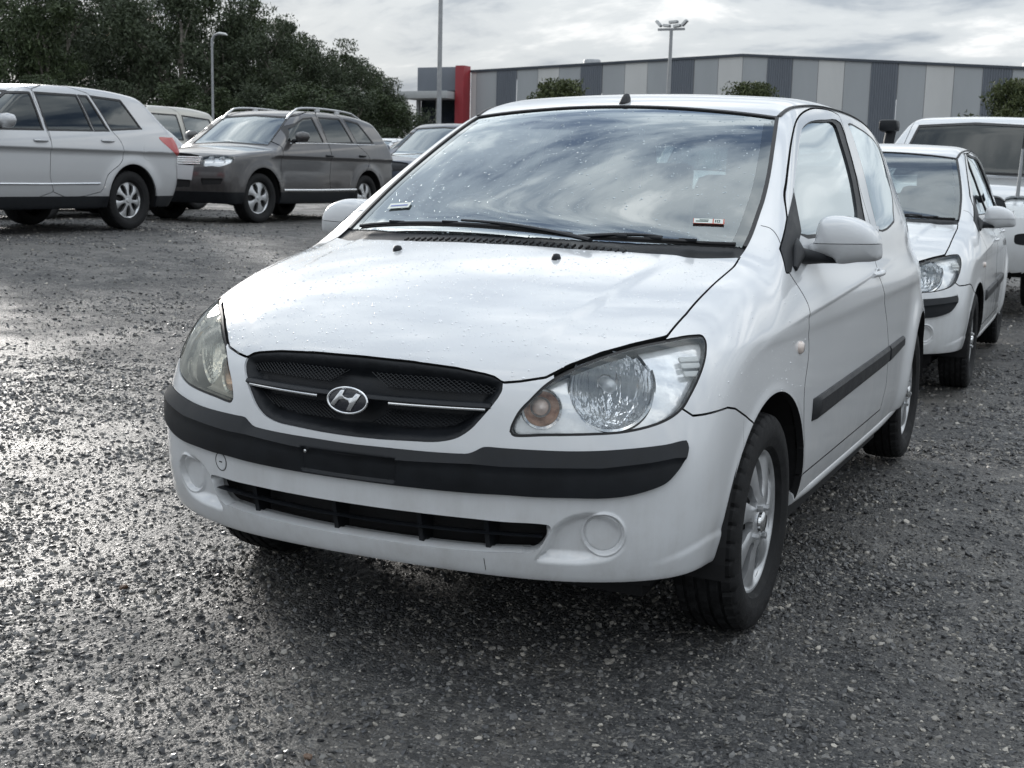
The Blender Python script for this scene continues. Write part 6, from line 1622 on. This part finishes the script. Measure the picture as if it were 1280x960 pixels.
wagon = suv(paint=M_CHAMP, glass=M_GLASS_PALE, H=1.92, L=4.7, zr=([1.8, 2.1, 2.5, 3.2, 3.9, 4.5], [1.74, 1.83, 1.87, 1.88, 1.87, 1.80]), yr=([.3, .5, .8, 1.05, 1.3, 1.6, 1.82], [4.5, 4.6, 4.64, 4.62, 4.58, 4.5, 4.40]), screen_top=1.77, belt=1.22, tum=.18,
    windows=[[(1.7, 1.25), (2.4, 1.25), (2.4, 1.70), (1.95, 1.68)], [(2.5, 1.25), (2.5, 1.72), (3.3, 1.72), (3.36, 1.25)], [(3.45, 1.25), (3.43, 1.72), (4.25, 1.68), (4.36, 1.27)]], win_of=[0, 1, None], doors=[[(1.4, .5), (2.43, .5), (2.43, 1.76), (1.9, 1.74), (1.42, 1.2)], [(2.46, .5), (3.2, .5), (3.38, .9), (3.40, 1.2), (3.36, 1.77), (2.46, 1.77)]], clad=.5)
put(-14.24, 17.64, wagon, 'champagne_wagon', 'tall champagne wagon behind the silver car, its roof and windows showing', -.9, -4.4)
put(-12.21, 14.17, hatch(paint=M_WHITE2, glass=M_TINT), 'white_hatchback', 'white hatchback between the silver car and the champagne wagon', -.75, -3.9)
# white four-wheel drive at the right edge, with snorkel, aerial and bull bar
cruiser = suv(paint=M_WHITE2, glass=M_TINT, glass_front=M_SCREEN4, L=4.9, W=.97, H=1.90, axles=(.92, 3.77), R=.39, arch=.46, tyre_w=.26, rim=.225, floor=.34, yf=([.3, .5, .7, .9, 1.05, 1.15], [.10, .02, 0, .03, .10, .25]), bow=.12, crown=.05,
    zh=([-.1, .08, .4, .9, 1.4, 1.8], [.98, 1.08, 1.15, 1.19, 1.22, 1.25]), zr=([1.7, 2.0, 2.4, 3.2, 3.9, 4.6], [1.70, 1.79, 1.84, 1.86, 1.85, 1.80]), yr=([.3, .6, 1.0, 1.3, 1.6, 1.82], [4.7, 4.85, 4.88, 4.84, 4.74, 4.62]),
    screen=(1.42, 1.22, 1.20, .16), screen_top=1.75, screen_w=(.57, .70), belt=1.24, tum=.38, k=(.12, .10, .08), kroof=.14,
    windows=[[(1.85, 1.28), (2.4, 1.28), (2.4, 1.72), (2.1, 1.70)], [(2.5, 1.28), (2.5, 1.74), (3.3, 1.74), (3.36, 1.28)], [(3.45, 1.28), (3.43, 1.74), (4.3, 1.70), (4.42, 1.30)]], win_of=[0, 1, None], doors=[[(1.5, .55), (2.43, .55), (2.43, 1.77), (2.0, 1.75), (1.52, 1.22)], [(2.46, .55), (3.2, .55), (3.38, .9), (3.40, 1.2), (3.36, 1.78), (2.46, 1.78)]],
    front={'headlamp': [(.62, .86), (.62, 1.02), (.98, 1.03), (1.12, 1.0), (1.10, .88)], 'grille': [(-.1, .84), (-.1, 1.03), (.58, 1.03), (.56, .85)], 'fog_lamp': [(.68, .62), (.68, .70), (.86, .70), (.86, .62)], 'bumper_intake': [(-.1, .46), (-.1, .58), (.55, .58), (.52, .46)]}, partmat={'grille': M_PLASTIC, 'fog_lamp': M_PLASTIC, 'bumper_intake': M_BLACK}, partoff={'fog_lamp': -.02}, bowls=((0, 0, .07),), mirror=(1.75, 1.36), seats=(2.4,))
cr = make_car('white_four_wheel_drive', 'white four-wheel drive with snorkel and whip aerial at the right edge', cruiser, (.04, 9.75, .06), 0)
mb = MB(); mb.tube([(-.80, 1.15, 1.10), (-.80, 1.32, 1.22), (-.79, 1.40, 1.30), (-.77, 1.46, 1.48), (-.75, 1.49, 1.66)], .055, 10); sn = mb.obj('snorkel', M_PLASTIC, cr, True, 60)
mb = MB(); mb.box((-.765, 1.46, 1.70), (.18, .22, .12)); mb.obj('snorkel_head', M_PLASTIC, sn, bevel=.03)
mb = MB(); mb.tube([(.62, .05, 1.03), (.625, .055, 1.25), (.63, .06, 1.45)], [.018, .014, .010], 8); ae = mb.obj('aerial', M_GALV, cr, True, 60)
mb = MB(); mb.tube([(.63, .06, 1.45), (.64, .065, 1.9), (.66, .07, 2.6)], [.006, .005, .003], 6); mb.obj('aerial_whip', M_BLACK, ae, True, 60)
for (a, b) in ((-.55, .05), (.05, .62)):
    mb = MB(); mb.tube([(x, 1.36+.16*x*x, 1.245-.01*abs(x)) for x in np.linspace(a, b, 8)], .012, 6); mb.obj('wiper', M_RUBBER, cr, True, 60)
# white van seen through the windows of the nearest car
van = suv(paint=M_WHITE2, glass=M_GLASS_PALE, H=1.98, L=4.7, W=.88, zr=([1.2, 1.6, 2.2, 3.2, 3.9, 4.5], [1.76, 1.88, 1.94, 1.95, 1.94, 1.90]), zh=([-.1, .1, .3, .6, 1.0, 1.4], [.85, .98, 1.06, 1.12, 1.15, 1.18]), yr=([.3, .6, 1.0, 1.3, 1.6, 1.9], [4.6, 4.66, 4.67, 4.65, 4.6, 4.52]), screen=(.55, 1.15, .85, .15), screen_top=1.78, belt=1.18, tum=.10, axles=(.8, 3.4), R=.32, arch=.39, rim=.19, mirror=(1.0, 1.3), seats=(1.5,),
    windows=[[(1.1, 1.22), (1.85, 1.22), (1.85, 1.72), (1.35, 1.70)], [(1.98, 1.22), (1.98, 1.74), (2.95, 1.74), (2.95, 1.22)], [(3.08, 1.22), (3.08, 1.74), (4.3, 1.72), (4.38, 1.22)]], win_of=[0, 1, None], doors=[[(.95, .45), (1.9, .45), (1.9, 1.78), (1.3, 1.76), (.97, 1.15)], [(1.93, .45), (3.0, .45), (3.0, 1.79), (1.93, 1.79)]], front={'headlamp': [(.5, .72), (.52, .9), (.85, .93), (.95, .8)]})
put(-5.74, 20.57, van, 'white_van', 'white van seen through the windscreen and back window of the nearest car', .3, -1.2)
for (x, y, r, mt, lb) in ((-0.861, 0.185, .013, M_BROWNSTONE, 'small brown stone lying alone on the gravel at lower left'), (1.365, 1.477, .016, M_STONE, 'dark stone on the gravel at lower right'), (-0.478, -0.554, .013, M_STONE, 'dark stone near the bottom left corner'), (0.204, -0.459, .010, M_BROWNSTONE, 'reddish stone chip at the bottom edge')):
    loose_stone(x, y, r, mt, lb)
